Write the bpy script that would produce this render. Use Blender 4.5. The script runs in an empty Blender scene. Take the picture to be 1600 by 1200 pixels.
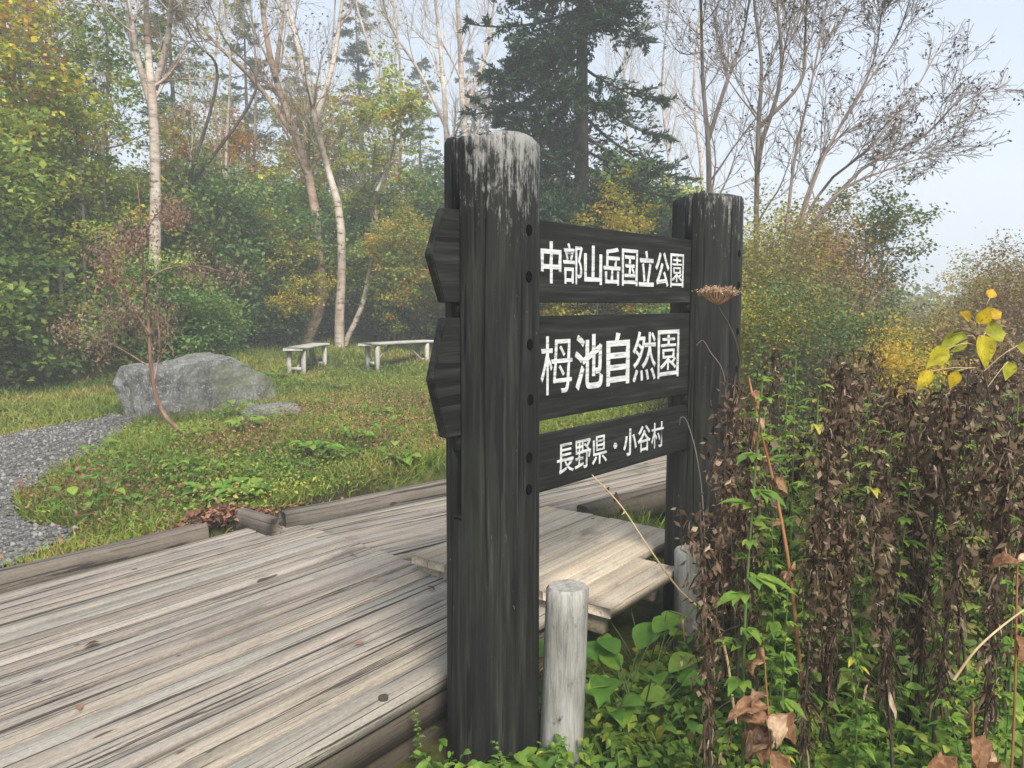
import bpy, bmesh, math, random
import numpy as np
from mathutils import Vector, Matrix, noise as mnoise

S = bpy.context.scene
C = S.collection
PI = math.pi
R = math.radians

# ------------------------------------------------------------------ camera
CZ = 1.5
FPX, W0, H0, HORIZ = 1208.0, 1600, 1200, 474
PITCH = math.atan((600 - HORIZ) / FPX)
cd = bpy.data.cameras.new('camera')
cam = bpy.data.objects.new('camera', cd)
C.objects.link(cam)
cd.sensor_width = 36
cd.lens = FPX / W0 * 36
cd.clip_start = 0.02
cd.clip_end = 3000
cam.location = (0, 0, CZ)
cam.rotation_euler = (PI / 2 - PITCH, 0, 0)
S.camera = cam

# ------------------------------------------------------------------ sky, sun, exposure
SUN_EL, SUN_AZ = 44, 160           # azimuth clockwise from +Y: light comes from behind the camera's right shoulder
w = bpy.data.worlds.new('World')
S.world = w
w.use_nodes = True
nt = w.node_tree
nt.nodes.clear()
sky = nt.nodes.new('ShaderNodeTexSky')
sky.sky_type = 'NISHITA'
sky.sun_disc = False
sky.sun_elevation = R(SUN_EL)
sky.sun_rotation = R(SUN_AZ)
sky.air_density = 1.0
sky.dust_density = 3.0
veil = nt.nodes.new('ShaderNodeMix')
veil.data_type = 'RGBA'
veil.inputs[0].default_value = 0.72            # thin bright overcast
veil.inputs[7].default_value = (5.7, 6.6, 7.9, 1)
nt.links.new(sky.outputs[0], veil.inputs[6])
bg = nt.nodes.new('ShaderNodeBackground')
bg.inputs[1].default_value = 0.072
nt.links.new(veil.outputs[2], bg.inputs[0])
wo = nt.nodes.new('ShaderNodeOutputWorld')
nt.links.new(bg.outputs[0], wo.inputs[0])

sd = bpy.data.lights.new('sun', 'SUN')
sd.energy = 3.6
sd.angle = R(22)
sd.color = (1.0, 0.95, 0.87)
sun = bpy.data.objects.new('sun', sd)
C.objects.link(sun)
sv = Vector((math.sin(R(SUN_AZ)) * math.cos(R(SUN_EL)), math.cos(R(SUN_AZ)) * math.cos(R(SUN_EL)), math.sin(R(SUN_EL))))
sun.rotation_euler = sv.to_track_quat('Z', 'Y').to_euler()

S.view_settings.view_transform = 'Standard'
S.view_settings.look = 'None'
S.view_settings.exposure = 1.0
S.view_settings.gamma = 1
S.render.engine = 'CYCLES'
cy = S.cycles
cy.use_denoising = True
cy.max_bounces = 6
cy.diffuse_bounces = 3
cy.glossy_bounces = 2
cy.transmission_bounces = 4
cy.volume_bounces = 1
cy.transparent_max_bounces = 6
cy.use_adaptive_sampling = True
cy.adaptive_threshold = 0.01

# ------------------------------------------------------------------ picture <-> ground helpers
def ray(px, py):
    x = (px - 800) / FPX
    u = -(py - 600) / FPX
    return np.array((x, math.cos(PITCH) + u * math.sin(PITCH), -math.sin(PITCH) + u * math.cos(PITCH)))
def onz(px, py, z):
    a = ray(px, py)
    return a * ((z - CZ) / a[2]) + np.array((0, 0, CZ))
def aty(px, py, Y):
    a = ray(px, py)
    return a * (Y / a[1]) + np.array((0, 0, CZ))
def sstep(a, b, x):
    t = np.clip((x - a) / (b - a), 0, 1)
    return t * t * (3 - 2 * t)
def wav(x, y, s=1.0, o=0.0):
    """cheap smooth pseudo noise, about -1..1"""
    x = x * s + o * 3.1; y = y * s - o * 1.7
    return (np.sin(1.3 * x + 2.1 * np.sin(.7 * y)) + np.sin(1.7 * y + 1.6 * np.sin(.9 * x + 1.2)) + np.sin(2.9 * x - 2.3 * y + .5) * .5) / 2.5

# boardwalk frame: DX runs along the planks, DL to the left of them
AX = math.atan2(.795, .606)
DX = np.array((math.cos(AX), math.sin(AX)))
DL = np.array((-math.sin(AX), math.cos(AX)))
D2 = np.array((.755, .656)); L2 = np.array((-.656, .755))
def hgt(x, y):
    x = np.asarray(x, float); y = np.asarray(y, float)
    ly = DL[0] * x + DL[1] * y
    l2 = L2[0] * x + L2[1] * y
    sl = np.minimum(sstep(3.74, 3.95, ly), sstep(4.02, 4.22, l2))
    d = np.sqrt(x * x + y * y)
    rise = .235 + .022 * np.clip(d - 4, 0, 8) + .085 * np.clip(d - 12, 0, 8) + .03 * np.clip(d - 20, 0, 60)
    bump = .13 * np.exp(-((x + 1.7) ** 2 + (y - 6.6) ** 2) / 1.8) + .04 * wav(x, y, .9) * sstep(4, 6, d)
    right = .03 * wav(x, y, 1.6, 2) - .02 * np.clip(d - 8, 0, 60) * sstep(0, 6, x)
    far = sstep(7, 12, d) * sstep(3, 1, x - .25 * y)
    return sl * (rise + bump) * (1 - sstep(2, 9, x - .3 * y)) + (1 - sl) * right + sl * sstep(2, 9, x - .3 * y) * right
def h1(x, y):
    return float(hgt(x, y))

# ------------------------------------------------------------------ mesh helpers
class Acc:
    def __init__(s):
        s.v = []; s.f = []; s.t = []; s.n = 0
    def add(s, V, F, t=0.5):
        V = np.asarray(V, float).reshape(-1, 3)
        F = np.asarray(F, int)
        if not len(F): return s
        s.v.append(V); s.f.append(F + s.n); s.n += len(V)
        t = np.asarray(t, float)
        s.t.append(np.full(len(F), float(t)) if t.ndim == 0 else t)
        return s
    def tubes(s, P, Rr, sides=5, t=.5, cap=True):
        """P (n,k,3), Rr (n,k)"""
        P = np.asarray(P, float); Rr = np.asarray(Rr, float)
        if P.ndim == 2: P = P[None]; Rr = Rr[None]
        n, k, _ = P.shape
        T = np.gradient(P, axis=1)
        T /= np.linalg.norm(T, axis=2, keepdims=True) + 1e-9
        ref = np.where(np.abs(T[:, :1, 2:3]) > .9, np.array((1., 0, 0)), np.array((0, 0, 1.)))
        ref = np.broadcast_to(ref, T.shape)
        U = np.cross(T, ref); U /= np.linalg.norm(U, axis=2, keepdims=True) + 1e-9
        Wv = np.cross(T, U)
        a = np.arange(sides) * 2 * PI / sides
        V = P[:, :, None] + Rr[:, :, None, None] * (U[:, :, None] * np.cos(a)[:, None] + Wv[:, :, None] * np.sin(a)[:, None])
        i = np.arange(n)[:, None, None] * k * sides + np.arange(k - 1)[None, :, None] * sides
        j = np.arange(sides)[None, None]; j2 = (j + 1) % sides
        F = np.stack((i + j, i + j2, i + sides + j2, i + sides + j), -1).reshape(-1, 4)
        tt = np.asarray(t, float)
        if tt.ndim == 1: tt = np.repeat(tt, (k - 1) * sides)
        s.add(V, F, tt)
        return s
    def box(s, x0, x1, y0, y1, z0, z1, t=.5, M=None):
        V = np.array([(x, y, z) for z in (z0, z1) for y in (y0, y1) for x in (x0, x1)], float)
        if M is not None: V = V @ np.asarray(M)[:3, :3].T + np.asarray(M)[:3, 3]
        F = [(0, 2, 3, 1), (4, 5, 7, 6), (0, 1, 5, 4), (2, 6, 7, 3), (0, 4, 6, 2), (1, 3, 7, 5)]
        return s.add(V, F, t)
    def build(s, name, mat, parent=None, smooth=False, loc=None, rot=None):
        me = bpy.data.meshes.new(name)
        V = np.concatenate(s.v); me.vertices.add(len(V)); me.vertices.foreach_set('co', V.ravel())
        lens = np.concatenate([np.full(len(f), f.shape[1]) for f in s.f])
        loops = np.concatenate([f.ravel() for f in s.f])
        me.loops.add(len(loops)); me.loops.foreach_set('vertex_index', loops)
        st = np.concatenate(([0], np.cumsum(lens)[:-1]))
        me.polygons.add(len(lens)); me.polygons.foreach_set('loop_start', st)
        me.polygons.foreach_set('loop_total', lens)
        if smooth: me.polygons.foreach_set('use_smooth', np.ones(len(lens), bool))
        at = me.attributes.new('tint', 'FLOAT', 'FACE'); at.data.foreach_set('value', np.concatenate(s.t))
        me.update(calc_edges=True)
        if mat: me.materials.append(mat)
        o = bpy.data.objects.new(name, me); C.objects.link(o)
        if parent: o.parent = parent
        if loc is not None: o.location = loc
        if rot is not None: o.rotation_euler = rot
        return o

def unit(v):
    return v / (np.linalg.norm(v, axis=-1, keepdims=True) + 1e-9)

def ribbons(acc, P, D, N, L, Wd, t, prof=(.15, 1, .75, 0), droop=0., fold=.15, rng=None, curl=0.):
    """n leaves: base P, axis D, upper side N, length L, half width Wd; prof = half-width profile; three verts across."""
    n = len(P); m = len(prof)
    D = unit(D); N = unit(N - D * np.sum(N * D, 1, keepdims=True)); B = np.cross(N, D)
    L = np.broadcast_to(np.asarray(L, float), (n,)); Wd = np.broadcast_to(np.asarray(Wd, float), (n,))
    u = np.linspace(0, 1, m)
    droop = np.broadcast_to(np.asarray(droop, float), (n,))
    mid = P[:, None] + D[:, None] * (L[:, None] * u)[:, :, None] - np.array((0, 0, 1.)) * (droop[:, None] * L[:, None] * u ** 2)[:, :, None]
    if curl: mid = mid - N[:, None] * (curl * L[:, None] * np.sin(u * 3.0) ** 2)[:, :, None]
    pw = np.asarray(prof)[None] * Wd[:, None]
    up = N[:, None] * (pw * fold)[:, :, None] * 2
    l = mid + B[:, None] * pw[:, :, None] + up
    r = mid - B[:, None] * pw[:, :, None] + up
    V = np.stack((l, mid, r), 2).reshape(n, m * 3, 3)
    F = []
    for i in range(m - 1):
        a = i * 3
        F += [(a, a + 1, a + 4, a + 3), (a + 1, a + 2, a + 5, a + 4)]
    F = (np.arange(n)[:, None, None] * m * 3 + np.array(F)[None]).reshape(-1, 4)
    tt = np.repeat(np.broadcast_to(np.asarray(t, float), (n,)), (m - 1) * 2)
    acc.add(V, F, tt)

def kites(acc, P, D, N, L, Wd, t):
    n = len(P)
    D = unit(D); N = unit(N - D * np.sum(N * D, 1, keepdims=True)); B = np.cross(N, D)
    L = np.broadcast_to(np.asarray(L, float), (n,))[:, None]; Wd = np.broadcast_to(np.asarray(Wd, float), (n,))[:, None]
    V = np.stack((P, P + D * L * .45 + B * Wd + N * Wd * .3, P + D * L, P + D * L * .45 - B * Wd + N * Wd * .3), 1)
    F = np.arange(n * 4).reshape(n, 4)
    acc.add(V, F, np.broadcast_to(np.asarray(t, float), (n,)))

def blades(acc, P, D, L, Wd, bend, t, rng, m=4):
    """grass blades: m rows of two verts"""
    n = len(P)
    D = unit(D)
    side = unit(np.cross(D, rng.normal(size=(n, 3))))
    out = unit(np.cross(side, D))
    u = np.linspace(0, 1, m)
    mid = P[:, None] + D[:, None] * (L[:, None] * u)[:, :, None] + out[:, None] * (bend[:, None] * L[:, None] * u ** 2)[:, :, None]
    mid[:, :, 2] -= (np.abs(bend) * L)[:, None] * u ** 2 * .35
    w_ = Wd[:, None] * (1 - u ** 1.5)[None]
    V = np.stack((mid + side[:, None] * w_[:, :, None], mid - side[:, None] * w_[:, :, None]), 2).reshape(n, m * 2, 3)
    F = np.array([(2 * i, 2 * i + 1, 2 * i + 3, 2 * i + 2) for i in range(m - 1)])
    F = (np.arange(n)[:, None, None] * m * 2 + F[None]).reshape(-1, 4)
    acc.add(V, F, np.repeat(t, m - 1))

def spawn(P, Rd, nper, rng, t0, t1, ang, angsd, lens, k=5, up=0., wob=.12, rr=.6, flat=0., taper=.35):
    """child polylines off parent polylines P (n,k,3)"""
    n, kp, _ = P.shape
    idx = np.repeat(np.arange(n), nper)
    N = len(idx)
    t = rng.uniform(t0, t1, N)
    f = t * (kp - 1); i = np.minimum(f.astype(int), kp - 2); fr = (f - i)[:, None]
    a = P[idx, i]; b = P[idx, i + 1]
    pos = a + (b - a) * fr
    tan = unit(b - a)
    rv = rng.normal(size=(N, 3))
    rv[:, 2] *= (1 - flat)
    perp = unit(rv - tan * np.sum(rv * tan, 1, keepdims=True))
    A = rng.normal(ang, angsd, N)[:, None]
    d = tan * np.cos(A) + perp * np.sin(A)
    L = lens(t, idx) if callable(lens) else np.full(N, lens)
    L = L * rng.uniform(.65, 1.25, N)
    out = np.zeros((N, k, 3)); out[:, 0] = pos
    for q in range(1, k):
        d = unit(d + np.array((0, 0, up)) + rng.normal(size=(N, 3)) * wob)
        out[:, q] = out[:, q - 1] + d * (L / (k - 1))[:, None]
    r0 = Rd[idx, i] * rr
    rad = r0[:, None] * np.linspace(1, taper, k)[None]
    return out, rad, t, idx

def poly_pts(pts, k):
    """resample a 3D polyline smoothly (Catmull-Rom) to k points"""
    p = np.asarray(pts, float)
    q = np.vstack((2 * p[0] - p[1], p, 2 * p[-1] - p[-2]))
    out = []
    for s in np.linspace(0, len(p) - 1 - 1e-6, k):
        i = int(s); u = s - i
        a, b, c, d = q[i:i + 4]
        out.append(.5 * ((2 * b) + (c - a) * u + (2 * a - 5 * b + 4 * c - d) * u * u + (-a + 3 * b - 3 * c + d) * u ** 3))
    return np.array(out)

def withered(acc, P, A, L, W_, t, rng):
    """n narrow dead leaves that leave the stem, flop over and hang down twisted and folded"""
    n, m = len(P), 7
    A = unit(A); g = rng.uniform(1.2, 5.0, n)
    u = np.linspace(0, 1, m)
    d = unit(A[:, None] + np.array((0, 0, -1.)) * (g[:, None] * u)[..., None] + rng.normal(size=(n, m, 3)) * .22)
    mid = P[:, None] + np.concatenate((np.zeros((n, 1, 3)), np.cumsum(d[:, :-1], 1)), 1) * (L / (m - 1))[:, None, None]
    S0 = unit(np.cross(d, rng.normal(size=(n, 1, 3)))); N0 = np.cross(d, S0)
    ph = rng.uniform(0, 6.28, n)[:, None] + rng.uniform(-2.6, 2.6, n)[:, None] * u
    Sx = S0 * np.cos(ph)[..., None] + N0 * np.sin(ph)[..., None]; Nx = N0 * np.cos(ph)[..., None] - S0 * np.sin(ph)[..., None]
    al = rng.uniform(.3, 1.35, n)[:, None, None]
    w_ = np.interp(u, (0, .2, .5, .8, 1), (.2, .9, 1, .6, .05))[None] * W_[:, None] * rng.uniform(.55, 1.3, (n, m))
    w2 = w_ * rng.uniform(.6, 1.3, (n, m))
    l = mid + (Sx * np.cos(al) + Nx * np.sin(al)) * w_[..., None]
    r = mid + (-Sx * np.cos(al) + Nx * np.sin(al)) * w2[..., None]
    V = np.stack((l, mid, r), 2).reshape(n, m * 3, 3)
    F = []
    for i in range(m - 1):
        a = i * 3; F += [(a, a + 1, a + 4, a + 3), (a + 1, a + 2, a + 5, a + 4)]
    F = (np.arange(n)[:, None, None] * m * 3 + np.array(F)[None]).reshape(-1, 4)
    acc.add(V, F, np.clip(np.repeat(t, (m - 1) * 2) + rng.normal(0, .1, n * (m - 1) * 2), 0, 1))

def crumple(acc, P, D, N_, L_, Wd, seed, t):
    """one dead leaf as a cupped, twisted, crinkled sheet"""
    rng = np.random.default_rng(seed)
    D = unit(np.asarray(D, float)); N_ = np.asarray(N_, float); N_ = unit(N_ - D * (N_ @ D)); B = np.cross(N_, D)
    m, c = 13, 9
    u = np.linspace(0, 1, m)[:, None]; v = np.linspace(-1, 1, c)[None]
    prof = np.interp(u, (0, .12, .35, .6, .85, 1), (.05, .6, 1, .85, .4, .02)) * (1 + .12 * np.sin(u * 21 + seed))
    cup = rng.uniform(.7, 1.6) * v * prof
    k = rng.uniform(.9, 2.2); tw = rng.uniform(-1.2, 1.2) * u
    x = np.sin(cup) * Wd * .9; h = (1 - np.cos(cup)) * Wd * .9
    x, h = x * np.cos(tw) - h * np.sin(tw), x * np.sin(tw) + h * np.cos(tw)
    cr = .05 * L_ * (np.sin(9 * u + 5 * v + seed) + np.sin(14 * u - 8 * v + 2 * seed) * .7 + rng.normal(0, .35, (m, c)))
    al = np.sin(u * k) / k * L_; dn = (1 - np.cos(u * k)) / k * L_
    V = np.asarray(P)[None, None] + D * (al + 0 * v)[..., None] + B * (x + .4 * cr)[..., None] + N_ * (h + cr * (.2 + np.abs(v)) - dn)[..., None]
    I = np.arange(m * c).reshape(m, c)
    F = np.stack((I[:-1, :-1], I[:-1, 1:], I[1:, 1:], I[1:, :-1]), -1).reshape(-1, 4)
    acc.add(V, F, np.clip(t + rng.normal(0, .12, len(F)), 0, 1))

# ------------------------------------------------------------------ object helpers
def tag(o, label=None, cat=None, group=None, kind=None):
    if label: o['label'] = label
    if cat: o['category'] = cat
    if group: o['group'] = group
    if kind: o['kind'] = kind
    return o
def thing(name, label, cat, loc=(0, 0, 0), rotz=0, group=None):
    o = bpy.data.objects.new(name, None); C.objects.link(o)
    o.location = loc; o.rotation_euler = (0, 0, rotz)
    return tag(o, label, cat, group)
def copy_tree(o, parent=None, swap=None):
    c = o.copy(); C.objects.link(c)
    if parent: c.parent = parent
    if swap and c.type == 'MESH' and o.name.split('.')[0] in swap:
        c.material_slots[0].link = 'OBJECT'
        c.material_slots[0].material = swap[o.name.split('.')[0]]
    for ch in list(o.children): copy_tree(ch, c, swap)
    return c
USED = set()
def place(proto, x, y, z, rotz, sc, label, group=None, swap=None, tilt=(0, 0)):
    if proto.name not in USED:
        USED.add(proto.name); o = proto
        if swap:
            for ch in o.children:
                s = swap.get(ch.name.split('.')[0])
                if s: ch.material_slots[0].link = 'OBJECT'; ch.material_slots[0].material = s
    else:
        o = copy_tree(proto, None, swap)
    o.location = (x, y, z); o.rotation_euler = (tilt[0], tilt[1], rotz); o.scale = (sc, sc, sc)
    o['label'] = label
    if group: o['group'] = group
    elif 'group' in o: del o['group']
    return o

# ------------------------------------------------------------------ materials
def new_mat(name):
    m = bpy.data.materials.new(name); m.use_nodes = True
    m.node_tree.nodes.clear()
    return m, m.node_tree.nodes, m.node_tree.links
def nd(N, kind, **kw):
    n = N.new('ShaderNode' + kind)
    for k, v in kw.items():
        if k.startswith('i_'):
            n.inputs[k[2:].replace('_', ' ')].default_value = v
        else: setattr(n, k, v)
    return n
def ramp(N, stops, interp='LINEAR'):
    r = N.new('ShaderNodeValToRGB'); cr = r.color_ramp; cr.interpolation = interp
    while len(cr.elements) > 1: cr.elements.remove(cr.elements[-1])
    for i, (p, c) in enumerate(stops):
        e = cr.elements[0] if i == 0 else cr.elements.new(p)
        e.position = p
        c = (c, c, c) if not hasattr(c, '__len__') else c
        e.color = (*c, 1)
    return r
def coords(N, L, scale, kind='Object', rot=(0, 0, 0)):
    tc = N.new('ShaderNodeTexCoord'); mp = N.new('ShaderNodeMapping')
    mp.inputs['Scale'].default_value = scale; mp.inputs['Rotation'].default_value = rot
    L.new(tc.outputs[kind], mp.inputs['Vector'])
    return mp.outputs[0]
def noise_tex(N, L, vec, scale, detail=6, rough=.6, dist=0.):
    n = N.new('ShaderNodeTexNoise')
    n.inputs['Scale'].default_value = scale; n.inputs['Detail'].default_value = detail
    n.inputs['Roughness'].default_value = rough; n.inputs['Distortion'].default_value = dist
    L.new(vec, n.inputs['Vector'])
    return n.outputs[0]
def mixc(N, L, fac, a, b, mode='MIX'):
    m = N.new('ShaderNodeMix'); m.data_type = 'RGBA'; m.blend_type = mode
    for sock, v in ((m.inputs[0], fac), (m.inputs[6], a), (m.inputs[7], b)):
        if hasattr(v, 'is_linked'): L.new(v, sock)
        elif hasattr(v, '__len__'): sock.default_value = (*v[:3], 1)
        else: sock.default_value = v
    return m.outputs[2]
def math_n(N, L, op, a, b=None):
    m = N.new('ShaderNodeMath'); m.operation = op
    for sock, v in ((m.inputs[0], a), (m.inputs[1], b)):
        if v is None: continue
        if hasattr(v, 'is_linked'): L.new(v, sock)
        else: sock.default_value = v
    return m.outputs[0]
def finish(N, L, col, rough=.7, bump=None, bdist=.01, bstr=.5, spec=.3):
    p = N.new('ShaderNodeBsdfPrincipled')
    if hasattr(col, 'is_linked'): L.new(col, p.inputs['Base Color'])
    else: p.inputs['Base Color'].default_value = (*col, 1)
    if hasattr(rough, 'is_linked'): L.new(rough, p.inputs['Roughness'])
    else: p.inputs['Roughness'].default_value = rough
    p.inputs['Specular IOR Level'].default_value = spec
    if bump is not None:
        b = N.new('ShaderNodeBump'); b.inputs['Strength'].default_value = bstr; b.inputs['Distance'].default_value = bdist
        L.new(bump, b.inputs['Height']); L.new(b.outputs[0], p.inputs['Normal'])
    o = N.new('ShaderNodeOutputMaterial'); L.new(p.outputs[0], o.inputs[0])
    return p

def leaf_mat(name, stops, transl=.35, rough=.55, vary=.25, spec=.3, gain=1., spots=0.):
    stops = [(p, tuple(min(.7, q * gain) for q in c)) for p, c in stops]
    m, N, L = new_mat(name)
    a = N.new('ShaderNodeAttribute'); a.attribute_name = 'tint'
    r = ramp(N, stops); L.new(a.outputs['Fac'], r.inputs[0])
    v = coords(N, L, (1, 1, 1))
    nz = noise_tex(N, L, v, 28, 2)
    k = ramp(N, [(.3, 1 - vary), (.7, 1 + vary)]); L.new(nz, k.inputs[0])
    col = mixc(N, L, 1.0, r.outputs[0], k.outputs[0], 'MULTIPLY')
    if spots:
        sn = noise_tex(N, L, v, 150, 3, .6); ks = ramp(N, [(.60, 0.), (.66, spots)]); L.new(sn, ks.inputs[0])
        col = mixc(N, L, ks.outputs[0], col, (.16, .085, .035))
        big_ = noise_tex(N, L, v, 45, 3, .6); kb = ramp(N, [(.55, 0.), (.75, spots * .6)]); L.new(big_, kb.inputs[0])
        col = mixc(N, L, kb.outputs[0], col, (.30, .26, .05))
    p = N.new('ShaderNodeBsdfPrincipled'); L.new(col, p.inputs['Base Color'])
    p.inputs['Roughness'].default_value = rough; p.inputs['Specular IOR Level'].default_value = spec
    tr = N.new('ShaderNodeBsdfTranslucent'); L.new(col, tr.inputs[0])
    mx = N.new('ShaderNodeMixShader'); mx.inputs[0].default_value = transl
    L.new(p.outputs[0], mx.inputs[1]); L.new(tr.outputs[0], mx.inputs[2])
    o = N.new('ShaderNodeOutputMaterial'); L.new(mx.outputs[0], o.inputs[0])
    return m

def wood_mat(name, stops, grain=(1.2, 26, 26), crack=.62, crack_col=(.03, .026, .022), bstr=.6, rough=.85):
    """weathered wood, grain along local X, board colour from the 'tint' attribute"""
    m, N, L = new_mat(name)
    a = N.new('ShaderNodeAttribute'); a.attribute_name = 'tint'
    r = ramp(N, stops); L.new(a.outputs['Fac'], r.inputs[0])
    off = N.new('ShaderNodeVectorMath'); off.operation = 'ADD'
    cmb = N.new('ShaderNodeCombineXYZ'); L.new(math_n(N, L, 'MULTIPLY', a.outputs['Fac'], 37.0), cmb.inputs[0])
    L.new(math_n(N, L, 'MULTIPLY', a.outputs['Fac'], 91.0), cmb.inputs[2])
    tc = N.new('ShaderNodeTexCoord'); L.new(tc.outputs['Object'], off.inputs[0]); L.new(cmb.outputs[0], off.inputs[1])
    def mp(s):
        q = N.new('ShaderNodeMapping'); q.inputs['Scale'].default_value = s; L.new(off.outputs[0], q.inputs[0]); return q.outputs[0]
    g1 = noise_tex(N, L, mp(grain), 1.0, 9, .74, .8)
    g2 = noise_tex(N, L, mp((grain[0] * .5, grain[1] * 4, grain[2] * 4)), 1.0, 5, .6)
    big = noise_tex(N, L, mp((.9, 2.2, 2.2)), 1.0, 4, .6)
    k1 = ramp(N, [(.3, .62), (.5, .97), (.72, 1.15)]); L.new(g1, k1.inputs[0])
    c = mixc(N, L, .85, r.outputs[0], k1.outputs[0], 'MULTIPLY')
    k2 = ramp(N, [(.3, .7), (.65, 1.12)]); L.new(big, k2.inputs[0])
    c = mixc(N, L, .7, c, k2.outputs[0], 'MULTIPLY')
    k4 = ramp(N, [(.35, .72), (.6, 1.1)]); L.new(g2, k4.inputs[0])
    c = mixc(N, L, .6, c, k4.outputs[0], 'MULTIPLY')
    sp = noise_tex(N, L, mp((60, 140, 140)), 1.0, 5, .8)
    k5 = ramp(N, [(.32, .62), (.5, 1.0), (.7, 1.3)]); L.new(sp, k5.inputs[0])
    c = mixc(N, L, .75, c, k5.outputs[0], 'MULTIPLY')
    st_ = noise_tex(N, L, mp((3.2, 7, 7)), 1.0, 5, .65)
    k6 = ramp(N, [(.56, 0.), (.70, .55)]); L.new(st_, k6.inputs[0])
    c = mixc(N, L, k6.outputs[0], c, (.085, .075, .062))
    kn_ = noise_tex(N, L, mp((7, 15, 15)), 1.0, 1, .4)
    k7 = ramp(N, [(.755, 0.), (.775, .9)]); L.new(kn_, k7.inputs[0])
    c = mixc(N, L, k7.outputs[0], c, (.05, .038, .03))
    g3 = noise_tex(N, L, mp((grain[0] * .45, grain[1] * 2.4, grain[2] * 2.4)), 1.0, 4, .6, .5)
    k3 = ramp(N, [(crack, 0.), (crack + .02, .9)]); L.new(g3, k3.inputs[0])
    c = mixc(N, L, k3.outputs[0], c, crack_col)
    hgt_ = mixc(N, L, k3.outputs[0], g2, (0, 0, 0))
    finish(N, L, c, rough, hgt_, .006, bstr, .2)
    return m

def paint_mat(name, kind, worn=1.):
    """flaking black stain on timber; kind 'post' grain along Z (worn pale at the top), 'board' grain along X"""
    m, N, L = new_mat(name)
    sc = (1, 1, .045) if kind == 'post' else (.045, 1, 1)
    fine = noise_tex(N, L, coords(N, L, tuple(60 * s for s in sc)), 1.0, 6, .65, .3)
    broad = noise_tex(N, L, coords(N, L, tuple(16 * max(s, .12) for s in sc)), 1.0, 5, .6)
    k = ramp(N, [(.32, (.004, .004, .004)), (.5, (.013, .013, .012)), (.62, (.026, .026, .024)), (.76, (.055, .054, .05))]); L.new(fine, k.inputs[0])
    k2 = ramp(N, [(.35, (.75, .78, .74)), (.65, (1.3, 1.28, 1.2))]); L.new(broad, k2.inputs[0])
    c = mixc(N, L, 1.0, k.outputs[0], k2.outputs[0], 'MULTIPLY')
    if kind == 'post':
        tc = N.new('ShaderNodeTexCoord'); sp = N.new('ShaderNodeSeparateXYZ'); L.new(tc.outputs['Object'], sp.inputs[0])
        top = N.new('ShaderNodeMapRange'); top.inputs[1].default_value = 1.62; top.inputs[2].default_value = 2.02
        top.inputs[3].default_value = 0; top.inputs[4].default_value = .225 * worn; L.new(sp.outputs[2], top.inputs[0])
        side = N.new('ShaderNodeMapRange'); side.inputs[1].default_value = .06; side.inputs[2].default_value = -.13
        side.inputs[3].default_value = .35; side.inputs[4].default_value = 1.; L.new(sp.outputs[1], side.inputs[0])
        thr = math_n(N, L, 'MULTIPLY', top.outputs[0], side.outputs[0])
        st = mixc(N, L, .38, noise_tex(N, L, coords(N, L, (80, 80, 6)), 1.0, 8, .8, .4), noise_tex(N, L, coords(N, L, (34, 34, 22)), 1.0, 6, .75, .3))
        wv = math_n(N, L, 'ADD', st, thr)
        kk = ramp(N, [(.61, 0.), (.70, .85)]); L.new(wv, kk.inputs[0])
        c = mixc(N, L, kk.outputs[0], c, (.30, .295, .28))
        moss = noise_tex(N, L, coords(N, L, (5, 5, 2)), 1.0, 4, .6)
        km = ramp(N, [(.52, 0.), (.72, .5)]); L.new(moss, km.inputs[0])
        c = mixc(N, L, km.outputs[0], c, (.030, .036, .022))
    # flakes and scratches
    fl = noise_tex(N, L, coords(N, L, tuple(48 * max(s, .35) for s in sc)), 1.0, 4, .7)
    kf = ramp(N, [(.70, 0.), (.73, .8)]); L.new(fl, kf.inputs[0])
    c = mixc(N, L, kf.outputs[0], c, (.22, .22, .21))
    ck = noise_tex(N, L, coords(N, L, tuple(30 * s for s in sc)), 1.0, 2, .5, .2)
    kc = ramp(N, [(.645, 0.), (.665, 1.)]); L.new(ck, kc.inputs[0])
    c = mixc(N, L, kc.outputs[0], c, (.006, .006, .006))
    hh = mixc(N, L, kc.outputs[0], fine, (0, 0, 0))
    finish(N, L, c, .72, hh, .004, .5, .22)
    return m

def simple_noise_mat(name, stops, scale=(1, 1, 1), ns=6, detail=8, rough=.85, bd=.01, bs=.5, kind='Object', spec=.2):
    m, N, L = new_mat(name)
    n = noise_tex(N, L, coords(N, L, scale, kind), ns, detail, .65)
    r = ramp(N, stops); L.new(n, r.inputs[0])
    finish(N, L, r.outputs[0], rough, n, bd, bs, spec)
    return m

M = {}
M['deck'] = wood_mat('weathered_deck', [(0, (.25, .205, .16)), (.25, (.34, .30, .255)), (.5, (.28, .242, .212)), (.75, (.37, .315, .245)), (1, (.295, .275, .24))], grain=(1.5, 30, 30), crack=.575)
M['deck_new'] = wood_mat('newer_deck', [(0, (.52, .42, .31)), (.5, (.58, .48, .36)), (1, (.49, .42, .33))], crack=.66)
M['beam'] = wood_mat('old_beam', [(0, (.085, .065, .048)), (.5, (.15, .125, .10)), (1, (.21, .185, .155))], grain=(1.5, 18, 18), crack=.58)
M['beam_grey'] = wood_mat('grey_beam', [(0, (.22, .20, .17)), (1, (.29, .27, .235))], grain=(1.5, 18, 18), crack=.6)
M['bench'] = wood_mat('pale_bench_wood', [(0, (.40, .385, .35)), (1, (.52, .50, .46))], crack=.68)
M['stake'] = None
M['post'] = paint_mat('black_stained_log', 'post')
M['post_far'] = paint_mat('black_stained_log_sound', 'post', .62)
M['board'] = paint_mat('black_stained_board', 'board')
m, N, L = new_mat('white_lettering')
nz = noise_tex(N, L, coords(N, L, (14, 60, 110)), 1.0, 6, .75)
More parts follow.
